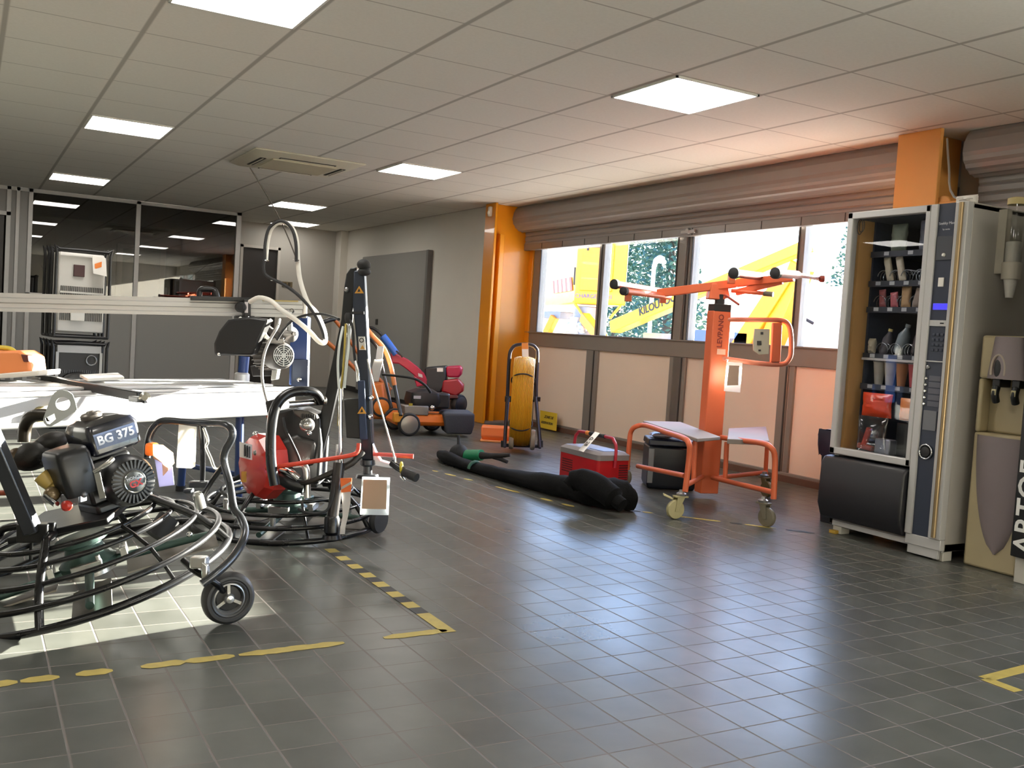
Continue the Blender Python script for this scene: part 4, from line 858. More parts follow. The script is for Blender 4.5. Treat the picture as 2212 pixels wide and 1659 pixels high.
# ------------------------------------------------------------------ tile saw
sU = Vector((.87, .492, 0)).normalized(); sV = Vector((.492, -.87, 0)).normalized()
galv = M('galvanised_pan', '#c9c9cb', .38, .25, var=.06, scale=4)
alr = M('aluminium_rail', '#a5a4a2', .42, .40, var=.05); alr_d = M('rail_groove', '#5c5a5a', .5, .5)
sblue = M('saw_blue', '#17366e', .35, var=.1)
SB = Vector((1.65, 5.38, 0))
def sp(a, b, z): return SB-sU*a-sV*b+Z0*z            # a: from the end towards the wheel loader side, b: away from viewer
ts = Thing('tile_saw', 'long tile saw bench with bright metal pan, aluminium rail and blue legs', 'tile saw', sp(1.1, .27, 0))
def ring(a0, a1, b0, b1, z): return [sp(a0, b0, z), sp(a1, b0, z), sp(a1, b1, z), sp(a0, b1, z)]
pan = ts.part('water_pan', MB().loft([ring(.05, 2.35, .04, .50, .60), ring(.05, 2.35, .04, .50, .49), ring(.03, 2.37, .02, .52, .47), ring(-.0, 2.4, -.0, .54, .50), ring(0, 2.4, 0, .54, .615), ring(.05, 2.35, .04, .50, .62)][1:]+[]), galv, bevel=.01)
ts.part('pan_rim', MB().tube([sp(-.0, .0, .617), sp(2.4, .0, .617), sp(2.4, .54, .617), sp(0, .54, .617)], .012, closed=True), galv, parent=pan)
ts.part('pan_lower_rim', MB().tube([sp(-.01, -.012, .485), sp(2.4, -.012, .485)], .014), M('lower_rim_metal', '#8f8f90', .35, .5), parent=pan)  # lower rim in a darker grey metal than the pan
bd_ = ts.part('cutting_table', MB().box(0, 0, 0, 0, 0, 0), alr) if False else None
for k in range(6):
    b0 = .06+k*.075
    ts.part('table_slat', MB().prism([sp(.12, b0, .625), sp(2.25, b0, .625), sp(2.25, b0+.06, .625), sp(.12, b0+.06, .625)], (0, 0, .014)), galv if k % 2 == 0 else M('slat_alu', '#b3b2b1', .35, .5), bevel=.004)
ts.part('drain_plug', MB().lathe(sp(1.56, -.0, .53), sV, [(.035, 0), (.035, .012), (.02, .018), (.018, .03), (0, .03)]), M('plug_brass', '#8a7d52', .4, .5))
ts.part('fence', MB().bar(at(83, 816, 4.72), at(304, 857, 4.15), .035, .04), M('fence_black', '#232325', .35, .4), bevel=.004)
ts.part('fence_knob', MB().lathe(at(313, 859, 4.10), (CR*.3-CF), [(.024, 0), (.024, .012), (.013, .014), (.013, .008), (.0, .008)]), chrome)
for q in ((300, 862, 4.12), (88, 820, 4.7)): ts.part('fence_foot', MB().obox(at(*q), sU*.03, sV*.03, Z0*.012), steel, bevel=.003)
# legs
def leg(a, b, spread): 
    t_ = sp(a, b, .49); f_ = sp(a-spread*.0, b+spread, 0)
    l_ = ts.part('leg', MB().cyl(t_, f_, .022), sblue)
    ts.part('rubber_foot', MB().cyl(f_, f_+Z0*.03, .028), rubber, parent=l_)
for a in (.36, 2.1): leg(a, .06, -.02); leg(a, .48, .02)
ts.part('leg_brace', MB().cyl(sp(.36, .04, .15), sp(.36, .5, .15), .014), sblue)
ts.part('leg_brace', MB().cyl(sp(2.1, .04, .15), sp(2.1, .5, .15), .014), sblue)
# rail
ra, rb = at(-330, 645, 4.72), at(652, 668, 5.60)
rd = (rb-ra).normalized(); rw = rd.cross(Z0).normalized(); ru = rw.cross(rd).normalized()
cs = [(-.03, -.048), (.03, -.048), (.03, -.03), (.024, -.026), (.024, -.004), (.03, 0), (.03, .022), (.022, .026), (.022, .048), (-.022, .048), (-.022, .026), (-.03, .022), (-.03, 0), (-.024, -.004), (-.024, -.026), (-.03, -.03)]
rl = ts.part('rail', MB().loft([[p+rw*x+ru*z for x, z in cs] for p in (ra, rb)]), alr, sharp=15)
ts.part('rail_end', MB().obox(rb+rd*.012, rd*.014, rw*.034, ru*.052), M('end_alu', '#bdbbb6', .35, .5), parent=rl, bevel=.01)
ts.part('rail_tape', MB().obox(at(605, 650, 5.53), rd*.10, rw*.02, ru*.004), M('tape_ochre', '#9d8a50', .5), parent=rl)
for q in ((608, 668, 5.50), (632, 672, 5.52)): ts.part('rail_bolt', MB().lathe(at(*q)-rw*.0, -CF, [(.014, 0), (.014, .02), (.008, .026)]), chrome, parent=rl)
cgm = M('carriage_black', '#1d1d1f', .4, .2)
cg = ts.part('carriage', MB().obox(at(478, 648, 5.40)+ru*.006, rd*.165, rw*.045, ru*.012).obox(at(532, 668, 5.42), rd*.018, rw*.052, ru*.055).obox(at(528, 682, 5.42)-ru*.02, rd*.05, rw*.05, ru*.02), cgm, bevel=.004)
ts.part('carriage_label', MB().obox(at(532, 664, 5.365), rd*.009, rw*.003, ru*.03), M('label_pale', '#b7b2b4'), parent=cg)
ts.part('carriage_handle', MB().tube([at(430, 647, 5.36), at(432, 629, 5.36), at(440, 624, 5.36), at(458, 625, 5.38), at(466, 631, 5.38), at(470, 648, 5.39)], .016, sm=4), cgm, parent=cg)
ts.part('carriage_knob', MB().lathe(at(522, 664, 5.37), -CF, [(.03, 0), (.03, .03), (.02, .04)]), cgm, parent=cg)
for q in ((520, 687), (537, 687)): ts.part('bolt', MB().lathe(at(*q, 5.365), -CF, [(.009, 0), (.009, .01), (.005, .013)]), chrome, parent=cg)
# column at the far end
ts.part('column', MB().bar(at(650, 684, 5.66), at(646, 832, 5.66), .10, .085, up=F0), sblue, bevel=.006)
ts.part('column_bracket', MB().bar(at(650, 776, 5.58), at(648, 838, 5.58), .095, .05, up=F0), M('bracket_navy', '#172440', .35, .2), bevel=.006)
ts.part('rear_column', MB().cyl(at(528, 770, 5.85), at(524, 812, 5.85), .03), sblue)
ts.part('rear_socket', MB().lathe(at(522, 826, 5.85), Z0, [(.045, 0), (.045, .05), (.035, .06)]), galv)
ts.part('column_screw', MB().ball(at(646, 820, 5.52), .014), chrome)
# motor head
ghb = ts.part('blade_guard', MB().prism([at(462, 768, 5.0), at(461, 742, 5.0), at(472, 715, 5.0), at(492, 690, 5.0), at(540, 684, 5.0), at(580, 690, 5.0), at(560, 735, 5.0), at(545, 768, 5.0)], F0*.10), cgm, bevel=.012)
ts.part('guard_screw', MB().ball(at(473, 765, 4.99), .009), chrome, parent=ghb)
maxs = (CR*.62-CF*.78).normalized(); mc = at(612, 768, 5.12)
mt = ts.part('motor', MB().lathe(mc-maxs*.26, maxs, [(.055, 0), (.066, .02), (.066, .15), (.072, .155), (.072, .24), (.062, .258)], 30), M('motor_grey', '#4e4a48', .45, .3))
fins = MB()
for k in range(22):
    a = 2*PI*k/22; u_, w_ = perp(maxs); d_ = u_*math.cos(a)+w_*math.sin(a)
    fins.obox(mc-maxs*.175+d_*.068, maxs*.065, d_*.008, d_.cross(maxs)*.0022)
ts.part('cooling_fins', fins, M('fin_grey', '#6b6663', .5, .3), parent=mt)
ts.part('fan_cover', MB().lathe(mc-maxs*.01, maxs, [(.060, 0), (.058, .010), (0, .011)], 30), mo_bk, parent=mt)
g_ = MB()
for R_ in (.056, .045, .034, .023, .012): g_.torus(mc+maxs*.004, maxs, R_, .0024, n=32, k=6)
u_, w_ = perp(maxs)
for k in range(4):
    d_ = u_*math.cos(PI*k/4)+w_*math.sin(PI*k/4); g_.bar(mc+maxs*.005-d_*.057, mc+maxs*.005+d_*.057, .004, .003, up=maxs)
ts.part('fan_grille', g_, M('grille_white', '#c9c9c6', .4, .2), parent=mt)
ts.part('motor_box', MB().obox(at(578, 738, 5.15), maxs*.09, R0*.05, Z0*.012), mo_gy, parent=mt, bevel=.004)
ts.part('tension_disc', MB().lathe(at(628, 722, 5.3), maxs, [(.045, -.03), (.045, .0), (.03, .012), (.012, .03), (.012, .05), (.0, .052)]), M('disc_grey', '#8d8a88', .3, .6))
ts.part('tension_lever', MB().cyl(at(626, 695, 5.25), at(626, 715, 5.25), .013, .017), steel)
ts.part('guide_arm', MB().bar(at(560, 695, 5.25), at(612, 735, 5.25), .05, .03), M('arm_dark', '#3a3735', .5, .2), bevel=.005)
pm = ts.part('water_pump', MB().prism([at(540, 790, 5.3), at(588, 792, 5.3), at(590, 812, 5.3), at(545, 814, 5.3)], F0*.1), mo_bk, bevel=.006)
ts.part('pump_side', MB().prism([at(588, 790, 5.29), at(601, 793, 5.29), at(596, 820, 5.29), at(585, 822, 5.29)], F0*.07), M('pump_pale', '#c2c6c2', .3, .2), parent=pm, bevel=.004)
# hoses, cable and whip
hw = [(540, 652, 5.05), (560, 643, 5.0), (585, 650, 4.97), (606, 668, 4.95), (640, 692, 4.95), (668, 716, 4.95), (688, 737, 4.97), (699, 741, 5.0), (703, 733, 5.02), (699, 710, 5.04), (684, 677, 5.06), (664, 652, 5.08), (648, 604, 5.1), (643, 560, 5.1), (641, 522, 5.1), (632, 494, 5.1), (616, 481, 5.1), (602, 481, 5.1), (586, 494, 5.1), (578, 520, 5.1), (575, 548, 5.1), (574, 562, 5.1)]
ts.part('white_hose', MB().tube([at(*q) for q in hw], .0125, sm=4), sheet('hose_white', '#e2e0da', .35, .3), label='white water hose looping above the rail')
hk = [(640, 565, 5.08), (639, 524, 5.08), (629, 492, 5.08), (607, 477, 5.08), (582, 492, 5.08), (573, 525, 5.08), (572, 555, 5.08), (569, 575, 5.08), (573, 592, 5.08), (588, 603, 5.08), (612, 614, 5.08), (640, 634, 5.06), (664, 658, 5.04), (684, 686, 5.02), (697, 716, 5.0), (700, 732, 4.99)]
ts.part('black_cable', MB().tube([at(*q) for q in hk], .0085, sm=4), rubber, label='black cable looping above the rail')
ts.part('whip_rod', MB().tube([at(*q) for q in ((660, 650, 5.3), (651, 600, 5.3), (640, 559, 5.28), (616, 498, 5.25), (588, 442, 5.2), (562, 398, 5.17), (540, 362, 5.15))], .0035, n=6, sm=3), M('rod_dark', '#4d4842', .4, .5))
for q in ((574, 563), (640, 562), (591, 606)): ts.part('cable_tie', MB().torus(at(*q, 5.09), Z0, .014, .003, n=14, k=6), chrome)
ts.part('motor_hose', MB().tube([at(*q) for q in ((586, 691, 5.1), (576, 702, 5.08), (571, 716, 5.08), (576, 728, 5.08), (590, 738, 5.1), (602, 740, 5.1))], .010, sm=4), M('hose_white', '#d6d4cf'))
ts.part('drain_hose', MB().tube([at(*q) for q in ((604, 690, 5.2), (600, 705, 5.0), (585, 730, 4.98), (572, 760, 4.96), (566, 795, 4.94), (567, 825, 4.92), (574, 858, 4.9), (582, 880, 4.9)) ], .0075, sm=4), M('hose_grey', '#9b9a98', .3, .2))
ts.part('side_cable', MB().tube([at(*q) for q in ((598, 735, 5.06), (618, 705, 5.06), (640, 688, 5.06), (664, 680, 5.06), (690, 678, 5.0), (715, 683, 4.9), (732, 690, 4.72))], .007, sm=4), rubber)
# items lying on the bench
single('white_tile', MB().prism([at(172, 815, 4.86), at(255, 811, 5.02), at(268, 820, 4.8), at(190, 824, 4.65)], (0, 0, .014)), M('tile_white', '#e4e3df', .3), 'loose pale tile lying on the saw bench', 'tile', bevel=.002)
tc = at(20, 812, 4.45)
tk = Thing('toolbox', 'sunlit orange box with a yellow carrying handle on the saw bench', 'toolbox', tc)
tk.part('body', MB().prism([at(-60, 758, 4.45), at(40, 757, 4.45), at(62, 770, 4.45), at(67, 812, 4.45), at(-60, 816, 4.45)], F0*.16), M('box_orange', '#e58a52', .45, var=.06), bevel=.012)
tk.part('side_latch', MB().prism([at(44, 765, 4.44), at(60, 767, 4.44), at(62, 782, 4.44), at(50, 782, 4.44)], F0*.05), M('latch_maroon', '#5d2b25', .4), bevel=.004)
tk.part('base_tray', MB().prism([at(-60, 812, 4.42), at(84, 800, 4.42), at(82, 812, 4.42), at(-60, 822, 4.42)], F0*.22), M('tray_pale', '#ded6cc', .4), bevel=.006)
tk.part('handle', MB().tube([at(-50, 757, 4.5), at(-30, 752, 4.5), at(0, 751, 4.5), at(22, 754, 4.5), at(34, 763, 4.5)], .012, sm=4), M('handle_yellow', '#c9b23a', .4))
# ------------------------------------------------------------------ stacked heaters / dryers against the partition
th = math.radians(38); hu = R0*math.cos(th)+F0*math.sin(th); hv = F0*math.cos(th)-R0*math.sin(th); hu = hu*.77
H0 = at(118, 810, 7.9); H0.z = 0
def hp(a, b, z): return H0+hu*a+hv*b+Z0*z
tubem = M('frame_black', '#151416', .35, .2)
def unit(name, label, z0, front, W=.47, D=.34, Hh=.70):
    t = Thing(name, label, 'dehumidifier', hp(W/2, D/2, z0), 'stacked drying machines')
    t.part('body', MB().loft([[hp(0, 0, z0+.05), hp(W, 0, z0+.05), hp(W, D, z0+.05), hp(0, D, z0+.05)], [hp(0, 0, z0+Hh-.05), hp(W, 0, z0+Hh-.05), hp(W, D, z0+Hh-.05), hp(0, D, z0+Hh-.05)], [hp(.01, .03, z0+Hh-.02), hp(W-.01, .03, z0+Hh-.02), hp(W-.01, D, z0+Hh-.02), hp(.01, D, z0+Hh-.02)]]), front, bevel=.01)
    for b in (-.035, D*.33, D*.66, D+.02):
        t.part('guard_tube', MB().tube([hp(-.035, b, z0+.012), hp(-.035, b, z0+Hh-.03), hp(-.01, b, z0+Hh), hp(W+.01, b, z0+Hh), hp(W+.035, b, z0+Hh-.03), hp(W+.035, b, z0+.012)], .0125, sm=2), tubem)
    t.part('base_skid', MB().tube([hp(-.035, -.035, z0+.012), hp(W+.035, -.035, z0+.012), hp(W+.035, D+.02, z0+.012), hp(-.035, D+.02, z0+.012)], .012, closed=True), tubem)
    return t
a = unit('dehumidifier', 'black drying machine under the white one, behind the saw bench', 0, M('dryer_black', '#1a191b', .4, var=.2))
a.part('edge_strip', MB().obox(hp(.015, -.012, .36), hu*.014, hv*.006, Z0*.27), silver); a.part('edge_strip', MB().obox(hp(.455, -.012, .36), hu*.014, hv*.006, Z0*.27), silver)
a.part('top_band', MB().obox(hp(.235, -.010, .655), hu*.22, hv*.006, Z0*.03), silver)
a.part('round_port', MB().torus(hp(.36, -.006, .565), hv, .04, .007), steel)
a.part('fan_cowl', MB().lathe(hp(.22, -.01, .30), -hv, [(.17, 0), (.165, .02), (.15, .025)], 32), M('cowl_black', '#0f0f10', .25))
gl = MB()
for k in range(12): gl.obox(hp(.08+k*.027, -.02, .27), hu*.004, hv*.003, Z0*.14)
a.part('vent_grille', gl, M('vent_gloss', '#2d2d30', .2, .3))
gl = MB()
for k in range(18): gl.obox(hp(.05+k*.022, -.006, .47), hu*.006, hv*.003, Z0*.012)
a.part('slot_row', gl, M('slot_grey', '#47474a', .4))
b = unit('dehumidifier', 'white-fronted drying machine stacked on the black one, with a hanging tag', .745, M('dryer_white', '#bdbab5', .45, var=.05), Hh=.72)
b.part('socket', MB().obox(hp(.20, -.008, 1.30), hu*.055, hv*.008, Z0*.048), M('socket_maroon', '#3c1a1c', .4), bevel=.003)
gl = MB()
for k in range(24): gl.obox(hp(.03+k*.018, -.004, 1.03), hu*.0045, hv*.003, Z0*.14)
b.part('front_grille', gl, M('slit_dark', '#454340', .5))
b.part('grille_bars', MB().obox(hp(.235, -.010, 1.12), hu*.22, hv*.003, Z0*.008).obox(hp(.235, -.010, .98), hu*.22, hv*.003, Z0*.008), M('dryer_white', '#bdbab5'))
b.part('logo_plate', MB().obox(hp(.20, -.014, .945), hu*.07, hv*.003, Z0*.055), M('plate_light', '#cfccc6', .5))
b.part('red_lamp', MB().ball(hp(.13, -.01, 1.06), .014), M('lamp_red', '#b0392c', .4))
tg = single('price_tag', MB().prism([hp(.31, -.055, 1.43), hp(.45, -.055, 1.42), hp(.46, -.075, 1.27), hp(.32, -.075, 1.285)], hv*.004), M('tag_paper', '#c9c6c0', .4, var=.1, scale=14), 'white paper tag with an orange mark hanging on the upper drying machine', 'price tag', group='hanging price tags')
make('orange_mark', MB().obox(hp(.37, -.066, 1.355), hu*.035+Z0*.012, hv*.003, Z0*.022), M('mark_orange', '#d9782e', .5), tg, tg.location)
# ------------------------------------------------------------------ power trowels
tro_bk = M('trowel_black', '#141416', .28, .25, var=.15); tro_gun = M('trowel_gunmetal', '#3b3d42', .3, .6)
eng_bk = M('engine_black', '#101114', .38, var=.2); eng_navy = M('tank_navy', '#10131f', .22, coat=.5)
blade_m = M('blade_steel', '#7d7770', .4, .6, var=.2, scale=6); gear_g = M('gear_green', '#3f5650', .4, .4, var=.15)
alu_b = M('bright_alu', '#c4c3c0', .25, .8)
def plane(c, sr, sf):
    a = (R0+Z0*sr).normalized(); b = (F0+Z0*sf); b = (b-a*a.dot(b)).normalized(); n = a.cross(b)
    return lambda r, f, h=0: c+a*r+b*f+n*h, a, b, n
# ---- near trowel -------------------------------------------------------------
c0 = at(200, 1200, 3.35); c0.z = .085
P, pa, pb, pn = plane(c0, .27, .15)
t1 = Thing('power_trowel', 'black power trowel with a lettered fuel tank and ring guard, nearest to the viewer', 'power trowel', Vector((c0.x, c0.y, 0)))
rings = [(.47, 0, .0135), (.45, .065, .0105), (.385, .115, .009), (.315, .155, .009), (.26, .185, .009)]
for R_, h, r_ in rings:
    t1.part('guard_ring', MB().tube([P(R_*math.cos(2*PI*k/64), R_*math.sin(2*PI*k/64), h) for k in range(64)], r_, 10, closed=True), tro_bk)
for ph_ in (-86, 8, 95, 178):
    a_ = math.radians(ph_); cc_, ss_ = math.cos(a_), math.sin(a_)
    t1.part('guard_post', MB().tube([P(.19*cc_, .19*ss_, .215), P(.25*cc_, .25*ss_, .215), P(.28*cc_, .28*ss_, .195), P(.40*cc_, .40*ss_, .10), P(.47*cc_, .47*ss_, 0)], .0135, sm=3), tro_bk)
for ph_ in (-35, 52, 140, 222):
    a_ = math.radians(ph_); cc_, ss_ = math.cos(a_), math.sin(a_)
    t1.part('guard_strut', MB().tube([P(.26*cc_, .26*ss_, .185), P(.385*cc_, .385*ss_, .115), P(.47*cc_, .47*ss_, 0)], .007, sm=2), tro_bk)
for k, ph_ in enumerate((20, 112, 203, 292)):
    a_ = math.radians(ph_); u = pa*math.cos(a_)+pb*math.sin(a_); v = -pa*math.sin(a_)+pb*math.cos(a_)
    o = c0+pn*(-.012)
    t1.part('blade', MB().obox(o+u*.27, u*.155, (v*.95+pn*.12).normalized()*.062, (pn*.95-v*.12).normalized()*.003), blade_m)
    t1.part('blade_arm', MB().cyl(o+u*.06+pn*.04, o+u*.40+pn*.025, .015, .013), gear_g)
    t1.part('arm_lever', MB().obox(o+u*.12+pn*.065, u*.012, v*.05, pn*.018).cyl(o+u*.12+v*.04+pn*.05, o+u*.12+v*.04+pn*.10, .008), alu_b, bevel=.003)
    t1.part('arm_bolt', MB().ball(o+u*.34+pn*.045, .011), chrome)
t1.part('gear_case', MB().lathe(P(0, 0, .02), pn, [(.05, 0), (.09, .01), (.095, .03), (.07, .055), (.06, .09), (.085, .10), (.085, .115)], 28), gear_g)
t1.part('spider_plate', MB().lathe(P(0, 0, .0), pn, [(.07, 0), (.085, .006), (.085, .02), (.06, .026)], 28), alu_b)
t1.part('engine_plate', MB().obox(P(0, 0, .205), pa*.17, pb*.14, pn*.012), eng_bk, bevel=.004)
th_ = math.radians(45)
ex = pa*math.cos(th_)+pb*math.sin(th_); ey = -pa*math.sin(th_)+pb*math.cos(th_)
TC = at(219, 930, 3.32)
def tk_(x, y, h): return TC+ex*x+ey*y+pn*h
def trect(hx, hy, h, r=.02):
    return [tk_(p.x, p.y, h) for p in sq(-hx, hx, -hy, hy, 0, r, 4)]
tank = t1.part('fuel_tank', MB().loft([trect(.074, .092, -.068), trect(.086, .104, -.058), trect(.088, .106, .014), trect(.078, .096, .036), trect(.05, .07, .048)]), eng_navy)
t1.part('filler_cap', MB().lathe(tk_(-.015, .01, .044), pn, [(.034, 0), (.036, .006), (.036, .018), (.03, .024), (.014, .026), (.012, .03)], 14), M('cap_pewter', '#6b6560', .35, .5), parent=tank)
t1.part('tank_stripe', MB().obox(tk_(0, -.1065, -.016), ex*.072, ey*.0015, pn*.026), M('stripe_blue', '#3b4a6e', .3), parent=tank)
t1.part('tank_lettering', MB().text('BG 375', tk_(0, -.109, -.016), ex, pn, .042, bold=.0012), M('letter_silver', '#b8bcc8', .4), parent=tank)
t1.part('warning_sticker', MB().obox(tk_(.035, -.06, .037), ex*.024, ey*.018, pn*.004), M('sticker_mustard', '#a3842a', .5), parent=tank)
t1.part('side_flash', MB().obox(tk_(-.085, .02, -.012), ex*.001, ey*.045, pn*.003), M('flash_gold', '#94742a', .4), parent=tank)
AC = at(150, 1012, 3.19)
t1.part('air_filter', MB().loft([[AC+ex*p.x+ey*p.y+pn*h for p in sq(-.055*s_, .055*s_, -.08*s_, .08*s_, 0, .02, 4)] for h, s_ in ((-.085, .92), (-.06, 1), (.045, 1), (.065, .9), (.07, .8))]), eng_bk)
EC = at(222, 1030, 3.33)
t1.part('engine_block', MB().obox(EC, ex*.085, ey*.075, pn*.075).obox(EC+ex*.02-pn*.09, ex*.10, ey*.085, pn*.02), eng_bk, bevel=.012)
STC = at(290, 1040, 3.2); sax = (-ey*.99-ex*.03).normalized(); su = (ex-sax*ex.dot(sax)).normalized(); sv = sax.cross(su); sv = sv if sv.dot(pn) > 0 else -sv
st = t1.part('starter_cover', MB().lathe(STC-sax*.07, sax, [(.088, 0), (.086, .03), (.078, .052), (.072, .062), (.036, .072), (0, .073)], 36), eng_bk)
fins = MB()
for k in range(30):
    a_ = 2*PI*k/30; d_ = su*math.cos(a_)+sv*math.sin(a_); fins.obox(STC+d_*.058-sax*.004, d_*.014, d_.cross(sax)*.0028, sax*.007)
t1.part('starter_fins', fins, M('fin_black', '#26282a', .25, .4), parent=st)
t1.part('emblem_disc', MB().lathe(STC+sax*.002, sax, [(.036, 0), (.037, .004), (.033, .007), (0, .007)], 30), M('emblem_grey', '#4a4e50', .3, .3), parent=st)
t1.part('emblem_ring', MB().torus(STC+sax*.007, sax, .035, .0022, n=32, k=6), chrome, parent=st)
t1.part('emblem_lettering', MB().text('HONDA', STC+sax*.010+sv*.014, su, sv, .014), M('letter_silver', '#b8bcc8'), parent=st)
t1.part('emblem_mark', MB().text('GX', STC+sax*.010-sv*.007, su, sv, .030, bold=.001), M('mark_red', '#c0262c', .4), parent=st)
t1.part('rating_plate', MB().obox(at(216, 1049, 3.12), (CU*.97-CR*.22)*.042, (CR*.97+CU*.22)*.0095, CF*.002), M('plate_silver', '#8a8a86', .35, .4))
t1.part('pull_handle', MB().tube([at(204, 1018, 3.14), at(222, 1008, 3.13), at(236, 998, 3.13), at(244, 990, 3.14)], .008, sm=3), alu_b)
t1.part('exhaust_pipe', MB().tube([at(52, 955, 3.42), at(54, 925, 3.42), at(62, 906, 3.4), at(80, 897, 3.38), at(112, 897, 3.36)], .022, n=14, sm=4), M('pipe_dark', '#2a241c', .35, .5))
t1.part('muffler', MB().ball(at(72, 985, 3.38), (.075, .055, .05), ax=(ex, ey, pn)).ball(at(110, 955, 3.42), (.06, .045, .035), ax=(ex, ey, pn)), M('muffler_dark', '#1a1816', .5, .3, bump=.2))
t1.part('muffler_guard', MB().ball(at(36, 992, 3.35), (.035, .03, .04)), M('guard_brown', '#4a3c2a', .4, .4))
fb = t1.part('fuel_filter', MB().lathe(at(88, 1026, 3.18), -pn*.8+pa*.5, [(.026, 0), (.028, .02), (.024, .045), (.018, .05), (.018, .09)], 20), M('filter_cream', '#b39a55', .3, var=.1))
t1.part('filter_bowl', MB().ball(at(112, 1068, 3.16), .026), M('bowl_tan', '#6f5f45', .25, .3), parent=fb)
t1.part('oil_plug', MB().lathe(at(146, 1092, 3.14), -CF, [(.017, 0), (.017, .012), (.009, .02)]), M('plug_red', '#b02a1c', .4))
t1.part('carburettor', MB().obox(at(160, 1075, 3.17), CR*.03, CF*.03, CU*.014).ball(at(138, 1062, 3.15), .009).ball(at(170, 1061, 3.15), .010).ball(at(182, 1068, 3.15), .011), M('carb_alu', '#6e7077', .35, .6), bevel=.003)
t1.part('drain_pipe', MB().tube([at(98, 1072, 3.14), at(112, 1083, 3.13), at(122, 1090, 3.12)], .011, sm=3), chrome)
# lifting plate
LO = at(132, 882, 3.25)
s_px = 3.25/FPX
def lp(x, y): return ((x-132)*s_px, -(y-882)*s_px)
outl = [lp(*q) for q in ((126, 844), (135, 842), (146, 845), (155, 852), (160, 866), (164, 884), (160, 890), (146, 899), (128, 912), (112, 921), (104, 920), (98, 913), (97, 905), (104, 882), (113, 858), (119, 848))]
hole = circ(lp(136, 872), 14.5*s_px)
sqh = [lp(*q) for q in ((101, 903), (119, 893), (122, 905), (110, 916), (104, 914))]
t1.part('lifting_plate', MB().plate(outl, [hole, sqh], LO, (CR*.96+CF*.28), CU, .004), M('plate_zinc', '#9a9c9b', .4, .3))
t1.part('handle_post', MB().bar(at(-120, 700, 2.95), at(72, 1150, 3.10), .046, .05, up=F0), tro_gun, bevel=.006)

hbx = at(-120, 700, 2.95)
t1.part('handlebar', MB().tube([hbx-F0*.28-R0*.05+Z0*.03, hbx-F0*.2, hbx, hbx+F0*.12-R0*.05], .015, sm=3), tro_gun)
t1.part('post_foot', MB().obox(at(78, 1150, 3.12), CR*.05, CF*.03, CU*.03).obox(at(112, 1140, 3.12), CR*.012, CF*.01, CU*.018), tro_bk, bevel=.004)
t1.part('red_rod', MB().cyl(at(-40, 1066, 3.2), at(30, 1064, 3.2), .009), M('rod_rust', '#8a3b22', .5))
# lifting frame on the wheel side
fr_ = [at(*q) for q in ((436, 1262, 3.02), (470, 1236, 3.05), (503, 1204, 3.10), (524, 1170, 3.15), (529, 1145, 3.2), (520, 1118, 3.24), (505, 1098, 3.26), (496, 1045, 3.3), (484, 1000, 3.32), (486, 975, 3.32), (500, 948, 3.32), (501, 930, 3.32), (488, 918, 3.34), (455, 915, 3.4), (400, 912, 3.46), (365, 909, 3.5), (345, 912, 3.52), (328, 930, 3.52), (320, 955, 3.52), (317, 990, 3.5))]
t1.part('lift_frame', MB().tube(fr_, .0135, n=12, sm=4), M('frame_gunmetal', '#4a4c50', .25, .7))
t1.part('frame_brace', MB().tube([at(482, 1006, 3.32), at(460, 1036, 3.35), at(432, 1082, 3.4)], .0095, sm=2), tro_bk)
t1.part('frame_upright', MB().tube([at(434, 918, 3.42), at(437, 960, 3.45), at(438, 1000, 3.5), at(437, 1045, 3.52)], .010, sm=3), tro_bk)
t1.part('throttle_rod', MB().tube([at(440, 925, 3.4), at(449, 952, 3.4), at(445, 966, 3.4), at(455, 990, 3.38), at(464, 1012, 3.36), at(478, 1012, 3.34)], .0055, sm=3), alu_b)
t1.part('frame_clamp', MB().lathe(at(430, 1080, 3.36), pn, [(.018, -.03), (.018, .02), (.010, .03)]), alu_b)
t1.part('side_roller', MB().cyl(at(336, 1160, 3.62), at(366, 1118, 3.66), .042), rubber)
t1.part('hand_clutch', MB().obox(at(432, 1046, 3.5), CR*.035, CF*.02, CU*.012).obox(at(408, 1060, 3.5), CR*.014, CF*.02, CU*.008), tro_gun, bevel=.004)
# wheel
WC = Vector((.772, 3.141, .0875)); wax = (R0*.55-F0*.83).normalized()
w_ = t1.part('wheel', MB().lathe(WC-wax*.026, wax, [(.052, 0), (.074, .002), (.084, .012), (.0865, .026), (.084, .040), (.074, .050), (.066, .0505), (.062, .047), (.058, .050), (.053, .048), (.053, .03)], 44, cap=False), M('tyre_grey', '#2f2f30', .45))
t1.part('rim', MB().lathe(WC-wax*.02, wax, [(.053, .0), (.053, .038), (.047, .040), (.044, .03), (.040, .012), (.0, .010)], 36), M('rim_silver', '#8f8f90', .3, .6), parent=w_)
t1.part('rim_plate', MB().lathe(WC-wax*.0, wax, [(.043, 0), (.040, .006), (0, .007)], 32), eng_bk, parent=w_)
spk = MB(); wu, wv_ = perp(wax)
for k in range(3):
    a_ = 2*PI*k/3+.6; d_ = wu*math.cos(a_)+wv_*math.sin(a_); spk.obox(WC+wax*.008+d_*.026, d_*.02, d_.cross(wax)*.005, wax*.005)
t1.part('spokes', spk, alu_b, parent=w_)
t1.part('hub', MB().lathe(WC+wax*.0, wax, [(.018, 0), (.018, .016), (.012, .026), (.0, .028)]), alu_b, parent=w_)
t1.part('wheel_bracket', MB().obox(at(431, 1214, 3.06), CR*.026, CF*.02, CU*.018).obox(at(444, 1236, 3.05), (CR*.8-CU*.6)*.012, CF*.014, CU*.03), alu_b, bevel=.004)
t1.part('axle_arm', MB().tube([at(395, 1210, 3.1), at(425, 1236, 3.08), at(470, 1262, 3.1), WC-wax*.03], .011, sm=2), tro_bk)
